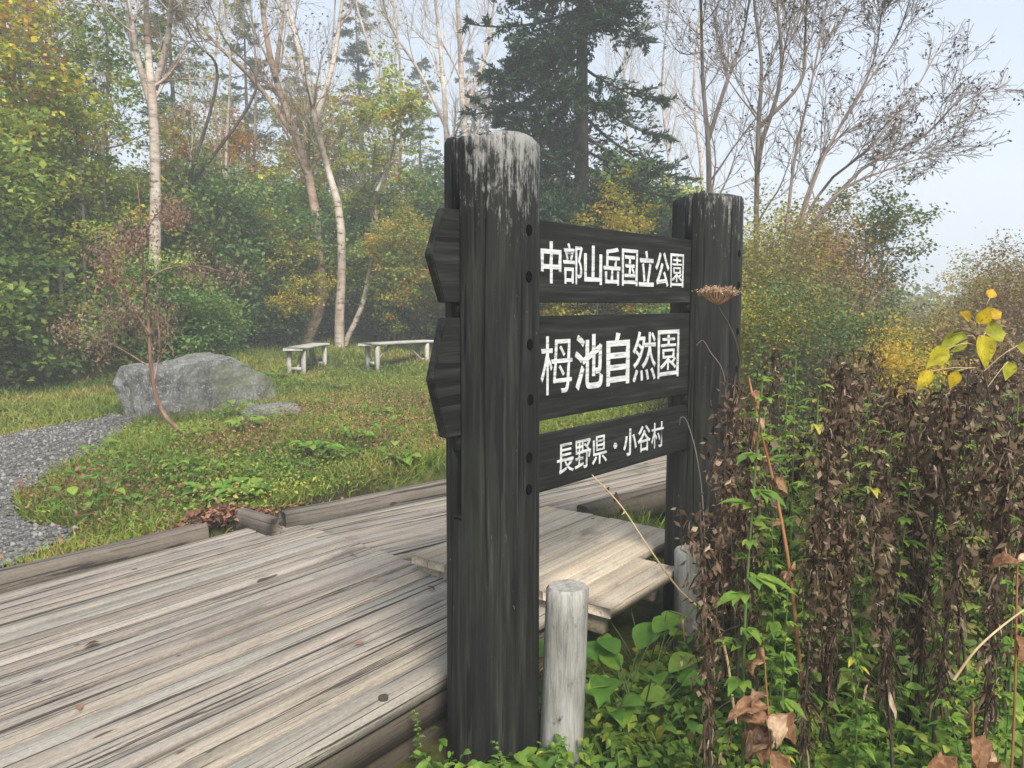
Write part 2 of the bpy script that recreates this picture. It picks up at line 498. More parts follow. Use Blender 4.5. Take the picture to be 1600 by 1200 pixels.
r_ = ramp(N, [(.34, (.10, .10, .098)), (.43, (.46, .47, .46)), (.56, (.68, .69, .68))]); L.new(nz, r_.inputs[0])
finish(N, L, r_.outputs[0], .6); M['white'] = m
m, N, L = new_mat('hole_shade_black'); finish(N, L, (.004, .004, .004), .9, spec=0.); M['hole'] = m  # near-black colour paints in the shade inside the bolt holes
M['spacer'] = paint_mat('worn_spacer', 'post')
# grey stake: grain along z
m, N, L = new_mat('grey_stake')
fine = noise_tex(N, L, coords(N, L, (60, 60, 5)), 1.0, 9, .78, .7)
bro = noise_tex(N, L, coords(N, L, (9, 9, 3)), 1.0, 5, .6)
r_ = ramp(N, [(.28, (.14, .135, .12)), (.5, (.36, .35, .33)), (.7, (.52, .51, .49))]); L.new(fine, r_.inputs[0])
r2 = ramp(N, [(.35, (.6, .58, .54)), (.6, (1.1, 1.1, 1.08))]); L.new(bro, r2.inputs[0])
c_ = mixc(N, L, .8, r_.outputs[0], r2.outputs[0], 'MULTIPLY')
kn = noise_tex(N, L, coords(N, L, (20, 20, 11)), 1.0, 4, .7)
k_ = ramp(N, [(.62, 0.), (.72, 1.)]); L.new(kn, k_.inputs[0])
c_ = mixc(N, L, k_.outputs[0], c_, (.06, .05, .045))
finish(N, L, c_, .85, fine, .004, .7, .2); M['stake'] = m
# stone
m, N, L = new_mat('lichen_stone')
v1 = coords(N, L, (1, 1, 1))
n1 = noise_tex(N, L, v1, 5, 9, .7); n2 = noise_tex(N, L, v1, 40, 8, .8); n3 = noise_tex(N, L, v1, 1.8, 3, .6)
r_ = ramp(N, [(.3, (.06, .06, .056)), (.5, (.15, .15, .142)), (.7, (.25, .25, .24))]); L.new(n1, r_.inputs[0])
k_ = ramp(N, [(.53, 0.), (.60, 1.)]); L.new(n2, k_.inputs[0])
c_ = mixc(N, L, k_.outputs[0], r_.outputs[0], (.33, .33, .31))
k2 = ramp(N, [(.5, 0.), (.66, .6)]); L.new(n3, k2.inputs[0])
c_ = mixc(N, L, k2.outputs[0], c_, (.14, .16, .075))
finish(N, L, c_, .9, n1, .05, .8, .2); M['stone'] = m
# ground
m, N, L = new_mat('forest_soil')
v1 = coords(N, L, (1, 1, 1))
n1 = noise_tex(N, L, v1, .9, 6, .65); n2 = noise_tex(N, L, v1, 14, 8, .7)
r_ = ramp(N, [(.35, (.045, .035, .02)), (.5, (.075, .085, .025)), (.65, (.11, .12, .035))]); L.new(n1, r_.inputs[0])
r2 = ramp(N, [(.3, (.45, .45, .45)), (.7, (1.5, 1.45, 1.3))]); L.new(n2, r2.inputs[0])
c_ = mixc(N, L, 1.0, r_.outputs[0], r2.outputs[0], 'MULTIPLY')
finish(N, L, c_, .95, n2, .05, .8, .1); M['soil'] = m
# gravel
m, N, L = new_mat('gravel_bed')
v1 = coords(N, L, (1, 1, 1))
vo = N.new('ShaderNodeTexVoronoi'); vo.inputs['Scale'].default_value = 55; L.new(v1, vo.inputs['Vector'])
sp = N.new('ShaderNodeSeparateColor'); L.new(vo.outputs['Color'], sp.inputs[0])
r_ = ramp(N, [(0, (.075, .074, .072)), (.5, (.135, .133, .13)), (1, (.22, .218, .212))]); L.new(sp.outputs[0], r_.inputs[0])
n2 = noise_tex(N, L, v1, 2.2, 5, .6)
k_ = ramp(N, [(.35, (.72, .68, .62)), (.6, (1.05, 1.05, 1.05))]); L.new(n2, k_.inputs[0])
c_ = mixc(N, L, 1.0, r_.outputs[0], k_.outputs[0], 'MULTIPLY')
finish(N, L, c_, .9, vo.outputs['Distance'], .015, .8, .2); M['gravel'] = m
m, N, L = new_mat('gravel_stone')
a_ = N.new('ShaderNodeAttribute'); a_.attribute_name = 'tint'
r_ = ramp(N, [(0, (.072, .068, .062)), (.5, (.148, .142, .133)), (1, (.27, .26, .245))]); L.new(a_.outputs['Fac'], r_.inputs[0])
finish(N, L, r_.outputs[0], .9); M['pebble'] = m
# barks
m, N, L = new_mat('birch_bark')
n1 = noise_tex(N, L, coords(N, L, (5, 5, 16)), 1.0, 6, .7); n2 = noise_tex(N, L, coords(N, L, (2, 2, 1.1)), 1.0, 5, .6)
r_ = ramp(N, [(.34, (.12, .09, .07)), (.46, (.44, .39, .34)), (.7, (.62, .58, .53))]); L.new(n1, r_.inputs[0])
r2 = ramp(N, [(.35, (.55, .42, .34)), (.6, (1.05, 1.03, 1.0))]); L.new(n2, r2.inputs[0])
c_ = mixc(N, L, 1.0, r_.outputs[0], r2.outputs[0], 'MULTIPLY')
finish(N, L, c_, .8, n1, .02, .5, .2); M['birch'] = m
m, N, L = new_mat('birch_bark_tan')
n1 = noise_tex(N, L, coords(N, L, (5, 5, 14)), 1.0, 6, .7); n2 = noise_tex(N, L, coords(N, L, (2, 2, 1.1)), 1.0, 5, .6)
r_ = ramp(N, [(.34, (.10, .07, .05)), (.46, (.34, .25, .19)), (.7, (.50, .40, .33))]); L.new(n1, r_.inputs[0])
r2 = ramp(N, [(.35, (.6, .48, .40)), (.6, (1.05, 1.03, 1.0))]); L.new(n2, r2.inputs[0])
c_ = mixc(N, L, 1.0, r_.outputs[0], r2.outputs[0], 'MULTIPLY')
finish(N, L, c_, .8, n1, .02, .5, .2); M['birch_tan'] = m
M['bark'] = simple_noise_mat('dark_bark', [(.3, (.035, .028, .022)), (.55, (.085, .07, .055)), (.75, (.16, .14, .12))], (8, 8, 1.6), 1.5, 7, .9, .03, .8)
M['bark_grey'] = simple_noise_mat('grey_bark', [(.3, (.09, .075, .062)), (.55, (.18, .155, .13)), (.75, (.27, .24, .21))], (8, 8, 2), 1.5, 7, .9, .02, .6)
M['bark_sap'] = simple_noise_mat('sapling_bark', [(.3, (.10, .05, .035)), (.55, (.22, .13, .09)), (.75, (.40, .32, .26))], (14, 14, 3), 1.5, 6, .8, .01, .5)
M['twig'] = simple_noise_mat('warm_twig_bark', [(.3, (.14, .105, .085)), (.55, (.25, .20, .165)), (.75, (.36, .31, .27))], (8, 8, 2), 1.5, 7, .9, .02, .6)
M['dry_stem'] = simple_noise_mat('dry_stem', [(.3, (.030, .022, .016)), (.6, (.075, .055, .042)), (.8, (.16, .12, .09))], (30, 30, 6), 1., 4, .85, .004, .4)
M['straw'] = simple_noise_mat('straw_stem', [(.3, (.34, .22, .11)), (.7, (.56, .42, .25))], (20, 20, 6), 1., 4, .75, .003, .3)
M['rust_stem'] = simple_noise_mat('rust_stem', [(.3, (.20, .075, .03)), (.6, (.36, .17, .07)), (.8, (.5, .34, .16))], (20, 20, 4), 1., 4, .75, .003, .3)
M['green_stem'] = simple_noise_mat('green_stem', [(.3, (.06, .10, .03)), (.7, (.14, .18, .06))], (20, 20, 6), 1., 3, .7, .003, .2)
# leaves
G1, G2, G3 = (.035, .075, .020), (.070, .125, .028), (.125, .180, .035)
YG, YL, OR, RD, BR = (.23, .25, .035), (.42, .33, .035), (.42, .18, .035), (.27, .085, .055), (.13, .075, .045)
M['maple'] = leaf_mat('maple_leaves', [(0, G1), (.25, G2), (.5, G3), (.68, YG), (.82, YL), (.92, OR), (1, RD)], .45, gain=1.9)
M['maple_amber'] = leaf_mat('amber_maple_leaves', [(0, G2), (.3, G3), (.5, YG), (.62, (.40, .27, .035)), (.8, OR), (1, (.34, .12, .04))], .45, gain=1.5)
M['maple_yellow'] = leaf_mat('yellow_leaves', [(0, G2), (.3, YG), (.6, YL), (.9, (.5, .30, .03)), (1, OR)], .45, gain=1.4)
M['shrub'] = leaf_mat('dark_shrub_leaves', [(0, (.018, .04, .014)), (.4, (.035, .07, .022)), (.75, (.075, .12, .03)), (.93, (.15, .17, .04)), (1, YL)], .42, gain=2.7)
M['understory'] = leaf_mat('understory_leaves', [(0, (.04, .085, .022)), (.35, (.09, .15, .035)), (.6, (.16, .21, .04)), (.85, (.25, .26, .045)), (1, YL)], .45, gain=1.8)
M['olive'] = leaf_mat('olive_leaves', [(0, (.10, .13, .04)), (.4, (.18, .19, .05)), (.7, (.27, .24, .06)), (.88, (.38, .26, .07)), (1, (.28, .14, .08))], .4, gain=1.25)
M['redbush'] = leaf_mat('russet_leaves', [(0, (.17, .13, .06)), (.4, (.24, .16, .08)), (.7, (.32, .19, .10)), (1, (.28, .26, .07))])
M['fargreen'] = leaf_mat('soft_green_leaves', [(0, G2), (.5, (.10, .16, .05)), (.85, (.18, .21, .05)), (1, YL)])
M['needle'] = leaf_mat('fir_needles', [(0, (.010, .024, .013)), (.5, (.022, .046, .020)), (1, (.055, .085, .03))], .2, .5, gain=2.3)
M['sapleaf'] = leaf_mat('russet_sapling_leaves', [(0, (.16, .16, .07)), (.35, (.24, .17, .115)), (.7, (.31, .20, .14)), (1, (.36, .16, .11))])
M['seed'] = leaf_mat('seed_clusters', [(0, (.03, .02, .018)), (1, (.09, .06, .05))], .1)
M['dry_leaf'] = leaf_mat('withered_leaves', [(0, (.028, .017, .010)), (.3, (.080, .048, .028)), (.6, (.165, .110, .068)), (.85, (.29, .21, .14)), (1, (.48, .37, .26))], .2, .8, .35, .15)
M['tan_leaf'] = leaf_mat('tan_withered_leaves', [(0, (.16, .07, .03)), (.5, (.34, .19, .10)), (1, (.55, .40, .27))], .25, .75, .25)
M['grass'] = leaf_mat('meadow_grass', [(0, (.045, .085, .015)), (.3, (.10, .16, .025)), (.55, (.19, .23, .035)), (.75, (.30, .29, .055)), (.9, (.33, .25, .10)), (1, (.22, .12, .07))], .35, gain=1.25)
M['weed'] = leaf_mat('weed_leaves', [(0, (.040, .095, .018)), (.35, (.085, .17, .028)), (.65, (.16, .24, .035)), (.85, (.30, .33, .05)), (1, (.42, .36, .05))], .42, gain=1.4)
M['weed_pale'] = leaf_mat('pale_weed_leaves', [(0, (.10, .17, .05)), (.4, (.20, .27, .06)), (.75, (.33, .36, .07)), (1, (.48, .42, .06))], .42, gain=1.15)
M['bigleaf'] = leaf_mat('broad_green_leaves', [(0, (.07, .17, .022)), (.6, (.12, .25, .035)), (1, (.23, .32, .05))], .45, .5, .2, gain=1.35, spots=.35)
M['yellowleaf'] = leaf_mat('big_yellow_leaves', vary=.4, stops=[(0, (.24, .32, .045)), (.4, (.48, .43, .03)), (.8, (.60, .40, .02)), (1, (.52, .28, .03))], transl=.45, rough=.5, spec=.2, spots=.8)
M['litter'] = leaf_mat('leaf_litter', [(0, (.10, .05, .03)), (.5, (.22, .10, .06)), (1, (.36, .20, .12))], .15, .8)

# ------------------------------------------------------------------ ground
def warp(n, near, far):
    u = np.linspace(-1, 1, n)
    return np.sign(u) * (near * np.abs(u) + (far - near) * np.abs(u) ** 4)
gx = warp(261, 9, 130); gy = warp(301, 14, 130) + 4
X, Y = np.meshgrid(gx, gy)
Z = hgt(X, Y)
a = Acc()
nx, ny = len(gx), len(gy)
I = np.arange(nx * ny).reshape(ny, nx)
a.add(np.stack((X, Y, Z), -1), np.stack((I[:-1, :-1], I[:-1, 1:], I[1:, 1:], I[1:, :-1]), -1).reshape(-1, 4))
tag(a.build('ground', M['soil'], smooth=True), 'mossy brown forest ground beneath the grass and weeds', 'ground', kind='structure')

# gravel path
def inpoly(x, y, poly):
    ins = np.zeros(x.shape, bool); n = len(poly)
    for i in range(n):
        x0, y0 = poly[i]; x1, y1 = poly[(i + 1) % n]
        c = ((y0 > y) != (y1 > y)) & (x < (x1 - x0) * (y - y0) / (y1 - y0 + 1e-12) + x0)
        ins ^= c
    return ins
PATH = [onz(px, py, .27)[:2] for px, py in [(-700, 800), (-250, 725), (0, 692), (90, 670), (185, 655), (225, 668), (200, 694), (120, 737), (55, 765), (35, 785), (70, 812), (130, 836), (60, 856), (0, 878), (-120, 915), (-800, 1120)]]
cell = .05
px_ = np.arange(-8, -.8, cell); py_ = np.arange(2.0, 8.6, cell)
X, Y = np.meshgrid(px_, py_)
jx, jy = X + .09 * wav(X, Y, 5), Y + .09 * wav(X, Y, 5, 4)
ly_ = DL[0] * X + DL[1] * Y
mask = inpoly(jx, jy, PATH) & (ly_ > 3.86)
I = np.arange(X.size).reshape(X.shape)
Fm = np.stack((I[:-1, :-1], I[:-1, 1:], I[1:, 1:], I[1:, :-1]), -1)[mask[:-1, :-1] & mask[1:, 1:] & mask[:-1, 1:] & mask[1:, :-1]]
used = np.unique(Fm); rem = np.full(X.size, -1); rem[used] = np.arange(len(used))
V = np.stack((X, Y, hgt(X, Y) + .012), -1).reshape(-1, 3)[used]
a = Acc().add(V, rem[Fm])
tag(a.build('gravel_path', M['gravel'], smooth=True), 'grey gravel path curving in from the left beside the boulder', 'path', kind='structure')
rng = np.random.default_rng(3)
def on_path(x, y):
    return inpoly(x + .09 * wav(x, y, 5), y + .09 * wav(x, y, 5, 4), PATH)
xs = rng.uniform(-6.5, -.9, 60000); ys = rng.uniform(2.4, 8.3, 60000)
k = on_path(xs, ys) & (DL[0] * xs + DL[1] * ys > 3.87); xs, ys = xs[k][:9000], ys[k][:9000]
n = len(xs)
oct_ = np.array([(1, 0, 0), (0, 1, 0), (-1, 0, 0), (0, -1, 0), (0, 0, .7), (0, 0, -.7)], float)
Ff = np.array([(0, 1, 4), (1, 2, 4), (2, 3, 4), (3, 0, 4), (1, 0, 5), (2, 1, 5), (3, 2, 5), (0, 3, 5)])
sz = rng.uniform(.006, .016, n) * rng.choice([1, 1, 1, 1.7], n)
V = oct_[None] * sz[:, None, None] * rng.uniform(.6, 1.3, (n, 6, 1)) + rng.normal(size=(n, 6, 3)) * .002
V += np.stack((xs, ys, hgt(xs, ys) + .016), -1)[:, None]
a = Acc().add(V, (np.arange(n)[:, None, None] * 6 + Ff[None]).reshape(-1, 3), np.repeat(rng.random(n), 8))
tag(a.build('gravel', M['pebble']), 'loose grey gravel chips over the path', 'gravel', kind='stuff')

# ------------------------------------------------------------------ boardwalk
DZ = .25
rnd = random.Random(5)
bw = thing('boardwalk', 'wide weathered grey plank boardwalk with low kerb beams', 'boardwalk', (0, 0, 0))
bw['kind'] = 'structure'
def plank(acc, x0, x1, y0, y1, ztop, th, t, ch=.004, seg=10, warpz=.003):
    """one board along X with chamfered, slightly wavy edges"""
    xs = np.linspace(x0, x1, seg + 1)
    ph = rnd.uniform(0, 9); V = []
    dz0 = rnd.uniform(-.003, .003); tl = rnd.uniform(-.003, .003)
    for i, x in enumerate(xs):
        wv_ = warpz * math.sin(x * 2.3 + ph); e = .002 * math.sin(x * 7 + ph * 2); e2 = .002 * math.sin(x * 6.1 + ph * 3)
        zt = ztop + dz0 + wv_
        V += [(x, y0 + e2, zt - th), (x, y0 + e2, zt - ch - tl), (x, y0 + e2 + ch, zt - tl), (x, y1 + e - ch, zt + tl), (x, y1 + e, zt - ch + tl), (x, y1 + e, zt - th)]
    F = []
    for i in range(seg):
        b = i * 6
        F += [(b + j, b + 6 + j, b + 6 + (j + 1) % 6, b + (j + 1) % 6) for j in range(6)]
    acc.add(V, [tuple(reversed(f)) for f in F], t)
    for b, fl in ((0, 0), (seg * 6, 1)):
        q1 = (b, b + 1, b + 4, b + 5); q2 = (b + 1, b + 2, b + 3, b + 4)
        n0 = acc.n - len(V)
        acc.f.append(np.array([q1, q2] if not fl else [q1[::-1], q2[::-1]]) + n0); acc.t.append(np.full(2, t))
SA, SB_ = onz(455, 812, .25)[:2], onz(665, 884, .25)[:2]
def seam_x(y, ang):                # where the slanted seam crosses local height y of a frame turned by ang
    c, q = math.cos(ang), math.sin(ang)
    a0 = (SA[0] * c + SA[1] * q, -SA[0] * q + SA[1] * c); b0 = (SB_[0] * c + SB_[1] * q, -SB_[0] * q + SB_[1] * c)
    t = (y - a0[1]) / (b0[1] - a0[1])
    return a0[0] + (b0[0] - a0[0]) * t
def xend1(y):                      # section one ends on a slanted seam
    return min(3.3, max(2.2, seam_x(y, AX)))
a = Acc(); y = 1.832
pw = .082
while y < 3.72:
    wdt = pw + rnd.uniform(-.006, .012)
    y1_ = min(y + wdt, 3.725)
    if y > 1.9 or True:
        cuts = []
        xs_ = [-1.6] + cuts + [xend1(y)]
        for q0, q1 in zip(xs_[:-1], xs_[1:]):
            plank(a, q0 + .002, q1 - .002, y, y1_, DZ, .035, rnd.random(), seg=max(4, int((q1 - q0) * 5)))
    y = y1_ + rnd.choice([.007, .009, .011, .015])
a.build('deck_boards', M['deck'], bw, rot=(0, 0, AX))
# section two, turned a little to the right
A2 = math.atan2(D2[1], D2[0])
a = Acc(); y = 3.16
while y < 4.0:
    wdt = pw + rnd.uniform(-.006, .012); y1_ = min(y + wdt, 4.02)
    xs2 = max(.9, seam_x(y + .05, A2)) - .10
    plank(a, xs2, 6.2, y, y1_, DZ - .008, .035, rnd.random(), seg=24)
    plank(a, 6.205, 11, y, y1_, DZ - .008, .035, rnd.random(), seg=18)
    y = y1_ + rnd.choice([.006, .009, .012])
o2 = a.build('deck_boards', M['deck'], bw, rot=(0, 0, A2))
# edge beam along the near right side
a = Acc()
plank(a, -1.6, 2.75, 1.690, 1.825, DZ + .004, .05, .9, ch=.006, seg=30, warpz=.003)
a.build('edge_board', M['deck'], bw, rot=(0, 0, AX))
a = Acc()
plank(a, -1.6, 2.75, 1.697, 1.765, DZ - .049, .10, .25, ch=.004, seg=30, warpz=.002)
a.build('fascia', M['beam'], bw, rot=(0, 0, AX))
a = Acc()
plank(a, -1.6, 2.7, 1.725, 1.855, DZ - .165, .13, .1, ch=.01, seg=24)
a.build('bearer', M['beam'], bw, rot=(0, 0, AX))
a = Acc()
for x in (-1.2, -.2, .8, 1.8, 2.6):
    a.box(x, x + .1, 1.87, 3.7, -.05, DZ - .04, .2)
a.build('joist', M['beam'], bw, rot=(0, 0, AX))
# kerbs
a = Acc(); plank(a, -1.6, 2.22, 3.73, 3.84, DZ + .08, .15, .55, ch=.014, seg=30, warpz=.006)
a.build('kerb_beam', M['beam'], bw, rot=(0, 0, AX))
a = Acc(); plank(a, 1.82, 4.0, 4.03, 4.12, DZ + .085, .15, .75, ch=.012, seg=16, warpz=.005); plank(a, 4.01, 8, 4.03, 4.12, DZ + .085, .15, .5, ch=.012, seg=16)
a.build('kerb_beam', M['beam'], bw, rot=(0, 0, A2))
# short return piece of the kerb
p0 = onz(430, 812, .33); p1 = onz(378, 797, .33)
dv = p1 - p0; ang = math.atan2(dv[1], dv[0])
a = Acc(); plank(a, -.02, float(np.linalg.norm(dv[:2])), -.03, .04, 0, .12, .6, ch=.008, seg=5)
a.build('kerb_beam', M['beam'], bw, loc=(p0[0], p0[1], DZ + .09), rot=(0, 0, ang))
# far right kerb of section two
a = Acc(); plank(a, 3.25, 7, 3.06, 3.15, DZ + .06, .16, .3, ch=.012, seg=12)
a.build('kerb_beam', M['beam'], bw, rot=(0, 0, A2))
# bolt heads on the edge beam
a = Acc()
for x in (.35, 1.61):
    an = np.arange(12) * 2 * PI / 12
    ring = np.stack((x + .016 * np.cos(an), 1.74 + .016 * np.sin(an), np.full(12, DZ + .0115)), -1)
    low = ring.copy(); low[:, 2] -= .02
    V = np.vstack((ring, low, [(x, 1.74, DZ + .013)]))
    a.add(V, [(i, (i + 1) % 12, 24) for i in range(12)]); a.add(V, [(i, 12 + i, 12 + (i + 1) % 12, (i + 1) % 12) for i in range(12)])
a.build('bolt_head', M['bark'], bw, rot=(0, 0, AX))

# low wooden landing laid over the deck's right edge
ld = thing('wooden_landing', 'low landing of newer tan boards between the sign posts', 'step', (*(2.5 * DX + 1.86 * DL), DZ), AX)
a = Acc(); y = -.43
for i in range(10):
    w_ = .103
    x1_ = .60 if i < 2 else 1.10
    plank(a, 0, x1_, y, y + w_, .085, .04, rnd.random(), ch=.003, seg=6, warpz=.001)
    y += w_ + .004
a.build('landing_boards', M['deck_new'], ld)
a = Acc(); a.box(.03, .07, -.38, .63, -.04, .0435, .4); a.box(.45, .5, -.38, .63, -.04, .0435, .4); a.box(1.0, 1.05, -.2, .63, -.04, .0435, .4)
a.build('bearer', M['deck_new'], ld)

# ------------------------------------------------------------------ the sign
SD = np.array((.649, .761)); SN = np.array((.761, -.649))       # along the boards / towards the reader
C1 = np.array((-.060, 2.400)); S2 = 1.43
sign = thing('park_sign', 'black timber park sign of three lettered boards between two round posts', 'sign', (C1[0], C1[1], 0), math.atan2(SD[1], SD[0]))
# local frame: x along the boards, y = away from the reader (so reader side is -y)
def log_mesh(acc, Rr, ztop, zslot, seed):
    rg = random.Random(seed)
    cr = [(rg.uniform(0, 2 * PI), rg.uniform(.006, .014), rg.uniform(0, 6), rg.uniform(.2, 1.0), rg.uniform(1.0, 2.1)) for _ in range(16)]
    def rad(an, z):
        r = Rr * (1 + .012 * math.sin(2 * an + seed) + .008 * math.sin(3 * an + z * .8) + .006 * math.sin(z * 2.1 + an)) * (1.03 - .018 * z)
        for c, dp, ph, z0, z1 in cr:
            if z0 < z < z1:
                d = (an - c - .05 * math.sin(z * 3 + ph) + PI) % (2 * PI) - PI
                r -= dp * math.exp(-(d / .020) ** 2) * min(1, (z - z0) * 6, (z1 - z) * 6)
        return r
    def prism(angs, flat, zs, cap_top):
        """angs: outline angles (closed if flat is None else the chord closes it at y=flat)"""
        V = []; n = len(angs)
        for iz, z in enumerate(zs):
            for an in angs:
                r = rad(an, z)
                if cap_top and iz == len(zs) - 1: r -= .008
                x, y_ = r * math.cos(an), r * math.sin(an)
                if flat is not None: y_ = min(y_, flat) if flat_sign < 0 else max(y_, flat)
                V.append((x, y_, z + (.006 * math.sin(3 * an + seed) if iz == len(zs) - 1 and cap_top else 0)))
        F = [(i * n + j, i * n + (j + 1) % n, (i + 1) * n + (j + 1) % n, (i + 1) * n + j) for i in range(len(zs) - 1) for j in range(n)]
        acc.add(V, F)
        if cap_top:
            nb = acc.n - len(V)
            top = np.array(V[-n:]); c = top.mean(0) + (0, 0, .012)
            acc.add(np.vstack((top, c)), [(j, (j + 1) % n, n) for j in range(n)])
    full = [i * 2 * PI / 400 for i in range(400)]
    flat_sign = 0
    prism(full, None, list(np.linspace(-.25, zslot, 34)), False)
    zs = list(np.linspace(zslot, ztop - .012, 40)) + [ztop]
    flat_sign = -1
    s0 = math.asin(SLOT_F / Rr)          # front piece: y <= SLOT_F
    prism(list(np.linspace(PI - s0, 2 * PI + s0, 230)), SLOT_F, zs, True)
    flat_sign = 1
    s1 = math.asin(SLOT_B / Rr)
    prism(list(np.linspace(s1, PI - s1, 180)), SLOT_B, zs, True)
SLOT_F, SLOT_B = -.004, .036
for i, (s, Rr, zt) in enumerate(((0, .146, 1.985), (S2, .152, 1.962))):
    a = Acc(); log_mesh(a, Rr, zt, .845, i * 3 + 1)
    # floor of the slot
    a.box(-Rr * .9, Rr * .9, SLOT_F, SLOT_B, .80, .843)
    post = a.build('post', M['post' if i == 0 else 'post_far'], sign, loc=(s, 0, 0))
    for z in (1.714, 1.578, 1.378, 1.212, 1.036, .938):
        b = Acc(); an = np.arange(14) * 2 * PI / 14
        dx = rnd.uniform(-.004, .004)
        rim = np.stack((dx + .0125 * np.cos(an), np.full(14, -Rr * (1.03 - .018 * z) - .004), z + .0165 * np.sin(an)), -1)
        back = rim.copy(); back[:, 1] += .03
        b.add(np.vstack((rim, back)), [(j, (j + 1) % 14, 14 + (j + 1) % 14, 14 + j) for j in range(14)])
        b.add(np.vstack((rim, [(dx, -Rr * (1.03 - .018 * z) - .003, z)])), [(j, 14, (j + 1) % 14) for j in range(14)])
        b.build('bolt_hole', M['hole'], post)  # closed disc just proud of the log; the hole's darkness is only its colour
    # spacer blocks filling the slot between the boards
    for z0, z1 in ((.846, .854), (1.056, 1.102), (1.461, 1.499), (1.775, zt - .01)):
        b = Acc(); e = Rr * .955
        b.box(-e, e, SLOT_F + .001, SLOT_B - .001, z0, z1, .5)
        b.build('spacer_block', M['spacer'], post)
TEXTS = ((1.502, 1.771, '中部山岳国立公園', .232, 1.222, .140, .112), (1.105, 1.458, '栂池自然園', .232, 1.199, .200, .178), (.857, 1.053, '長野県・小谷村', .329, 1.078, .107, .098))
def glyphs(text, x0, x1, zc, gh, gw):
    acc = Acc(); n = len(text); pitch = (x1 - x0) / n
    for i, ch in enumerate(text):
        cu = bpy.data.curves.new('glyph', 'FONT'); cu.body = ch; cu.size = 1.0
        cu.offset = {'園': .001, '然': .003, '栂': .0, '部': .006, '野': .003, '長': .004, '県': .003, '国': .008, '村': .004, '谷': .010, '岳': .012}.get(ch, .016); cu.extrude = .012; cu.resolution_u = 4
        ob = bpy.data.objects.new('glyph', cu); C.objects.link(ob)
        bpy.context.view_layer.update()
        me = bpy.data.meshes.new_from_object(ob.evaluated_get(bpy.context.evaluated_depsgraph_get()))
        V = np.zeros(len(me.vertices) * 3); me.vertices.foreach_get('co', V); V = V.reshape(-1, 3)
        me.calc_loop_triangles()
        T = np.array([t.vertices[:] for t in me.loop_triangles])
        bpy.data.objects.remove(ob); bpy.data.curves.remove(cu); bpy.data.meshes.remove(me)
        lo, hi = V.min(0), V.max(0)
        c = (lo + hi) / 2
        if ch == '・': sx = sz = .9 * gh
        else:
            sx = gw / max(hi[0] - lo[0], .80); sz = gh / max(hi[1] - lo[1], .86)
        out = np.stack(((V[:, 0] - c[0]) * sx + x0 + pitch * (i + .5), -.0005 - V[:, 2] * .14, (V[:, 1] - c[1]) * sz + zc), -1)
        acc.add(out, T)
    return acc
for z0, z1, text, x0, x1, gh, gw in TEXTS:
    LE, TP = (.205, .052) if z0 > 1 else (.10, .004); th = .032
    outline = [(-LE, z0), (S2 + LE, z0), (S2 + LE + TP, z0 + (z1 - z0) * .5), (S2 + LE, z1), (-LE, z1), (-LE - TP, z0 + (z1 - z0) * .5)]
    bm = bmesh.new()
    vs = [bm.verts.new((x, 0, z)) for x, z in outline]
    f = bm.faces.new(vs)
    ex = bmesh.ops.extrude_face_region(bm, geom=[f])
    bmesh.ops.translate(bm, verts=[v for v in ex['geom'] if isinstance(v, bmesh.types.BMVert)], vec=(0, th, 0))
    bmesh.ops.recalc_face_normals(bm, faces=bm.faces)
    bmesh.ops.bevel(bm, geom=bm.edges[:], offset=.003, segments=2, affect='EDGES')
    me = bpy.data.meshes.new('board'); bm.to_mesh(me); bm.free(); me.materials.append(M['board'])
    bo = bpy.data.objects.new('board', me); C.objects.link(bo); bo.parent = sign
    le = glyphs(text, x0, x1, (z0 + z1) / 2 + (.008 if len(text) == 5 else 0), gh, gw).build('lettering', M['white'], bo)

# grey stakes
def stake(x, y, r, h, lean, label, seed):
    rg = random.Random(seed); a = Acc(); n = 36; zs = list(np.linspace(-.15, h - .012, 16)) + [h]
    V = []
    for i, z in enumerate(zs):
        for j in range(n):
            an = j * 2 * PI / n
            rr = r * (1 + .03 * math.sin(2 * an + seed) + .015 * math.sin(5 * an + z * 2)) * (1.06 - .1 * z) - (.008 if i == len(zs) - 1 else 0)
            V.append((rr * math.cos(an) + lean * z, rr * math.sin(an), z))
    F = [(i * n + j, i * n + (j + 1) % n, (i + 1) * n + (j + 1) % n, (i + 1) * n + j) for i in range(len(zs) - 1) for j in range(n)]
    a.add(V, F)
    top = np.array(V[-n:]); a.add(np.vstack((top, top.mean(0) - (0, 0, .012))), [(j, (j + 1) % n, n) for j in range(n)])
    o = a.build('wooden_stake', M['stake'], loc=(x, y, h1(x, y)), smooth=False)
    return tag(o, label, 'stake')
stake(.158, 2.375, .066, .595, .03, 'short round grey stake standing against the near sign post', 1)
stake(.775, 3.25, .062, .47, -.02, 'short round grey stake in front of the far sign post', 4)

# ------------------------------------------------------------------ boulder, rock, benches
def rock(name, size, loc, rotz, label, cuts, seed, ns=1.4, amp=.22):
    bm = bmesh.new(); bmesh.ops.create_icosphere(bm, subdivisions=5, radius=1)
    rg = random.Random(seed)
    for v in bm.verts:
        p = v.co.copy()
        for nrm, d in cuts:
            nv = Vector(nrm).normalized(); q = p.dot(nv)
            if q > d: p -= nv * (q - d) * .97
        nn = mnoise.fractal(p * ns + Vector((seed, 0, 0)), .8, 2.1, 8)
        p *= 1 + amp * .5 * nn
        v.co = Vector((p.x * size[0], p.y * size[1], p.z * size[2]))
    me = bpy.data.meshes.new(name); bm.to_mesh(me); bm.free(); me.materials.append(M['stone'])
    o = bpy.data.objects.new(name, me); C.objects.link(o); o.location = loc; o.rotation_euler = (0, 0, rotz)
    return tag(o, label, 'boulder' if name == 'boulder' else 'rock')
bx, by = -3.42, 8.35
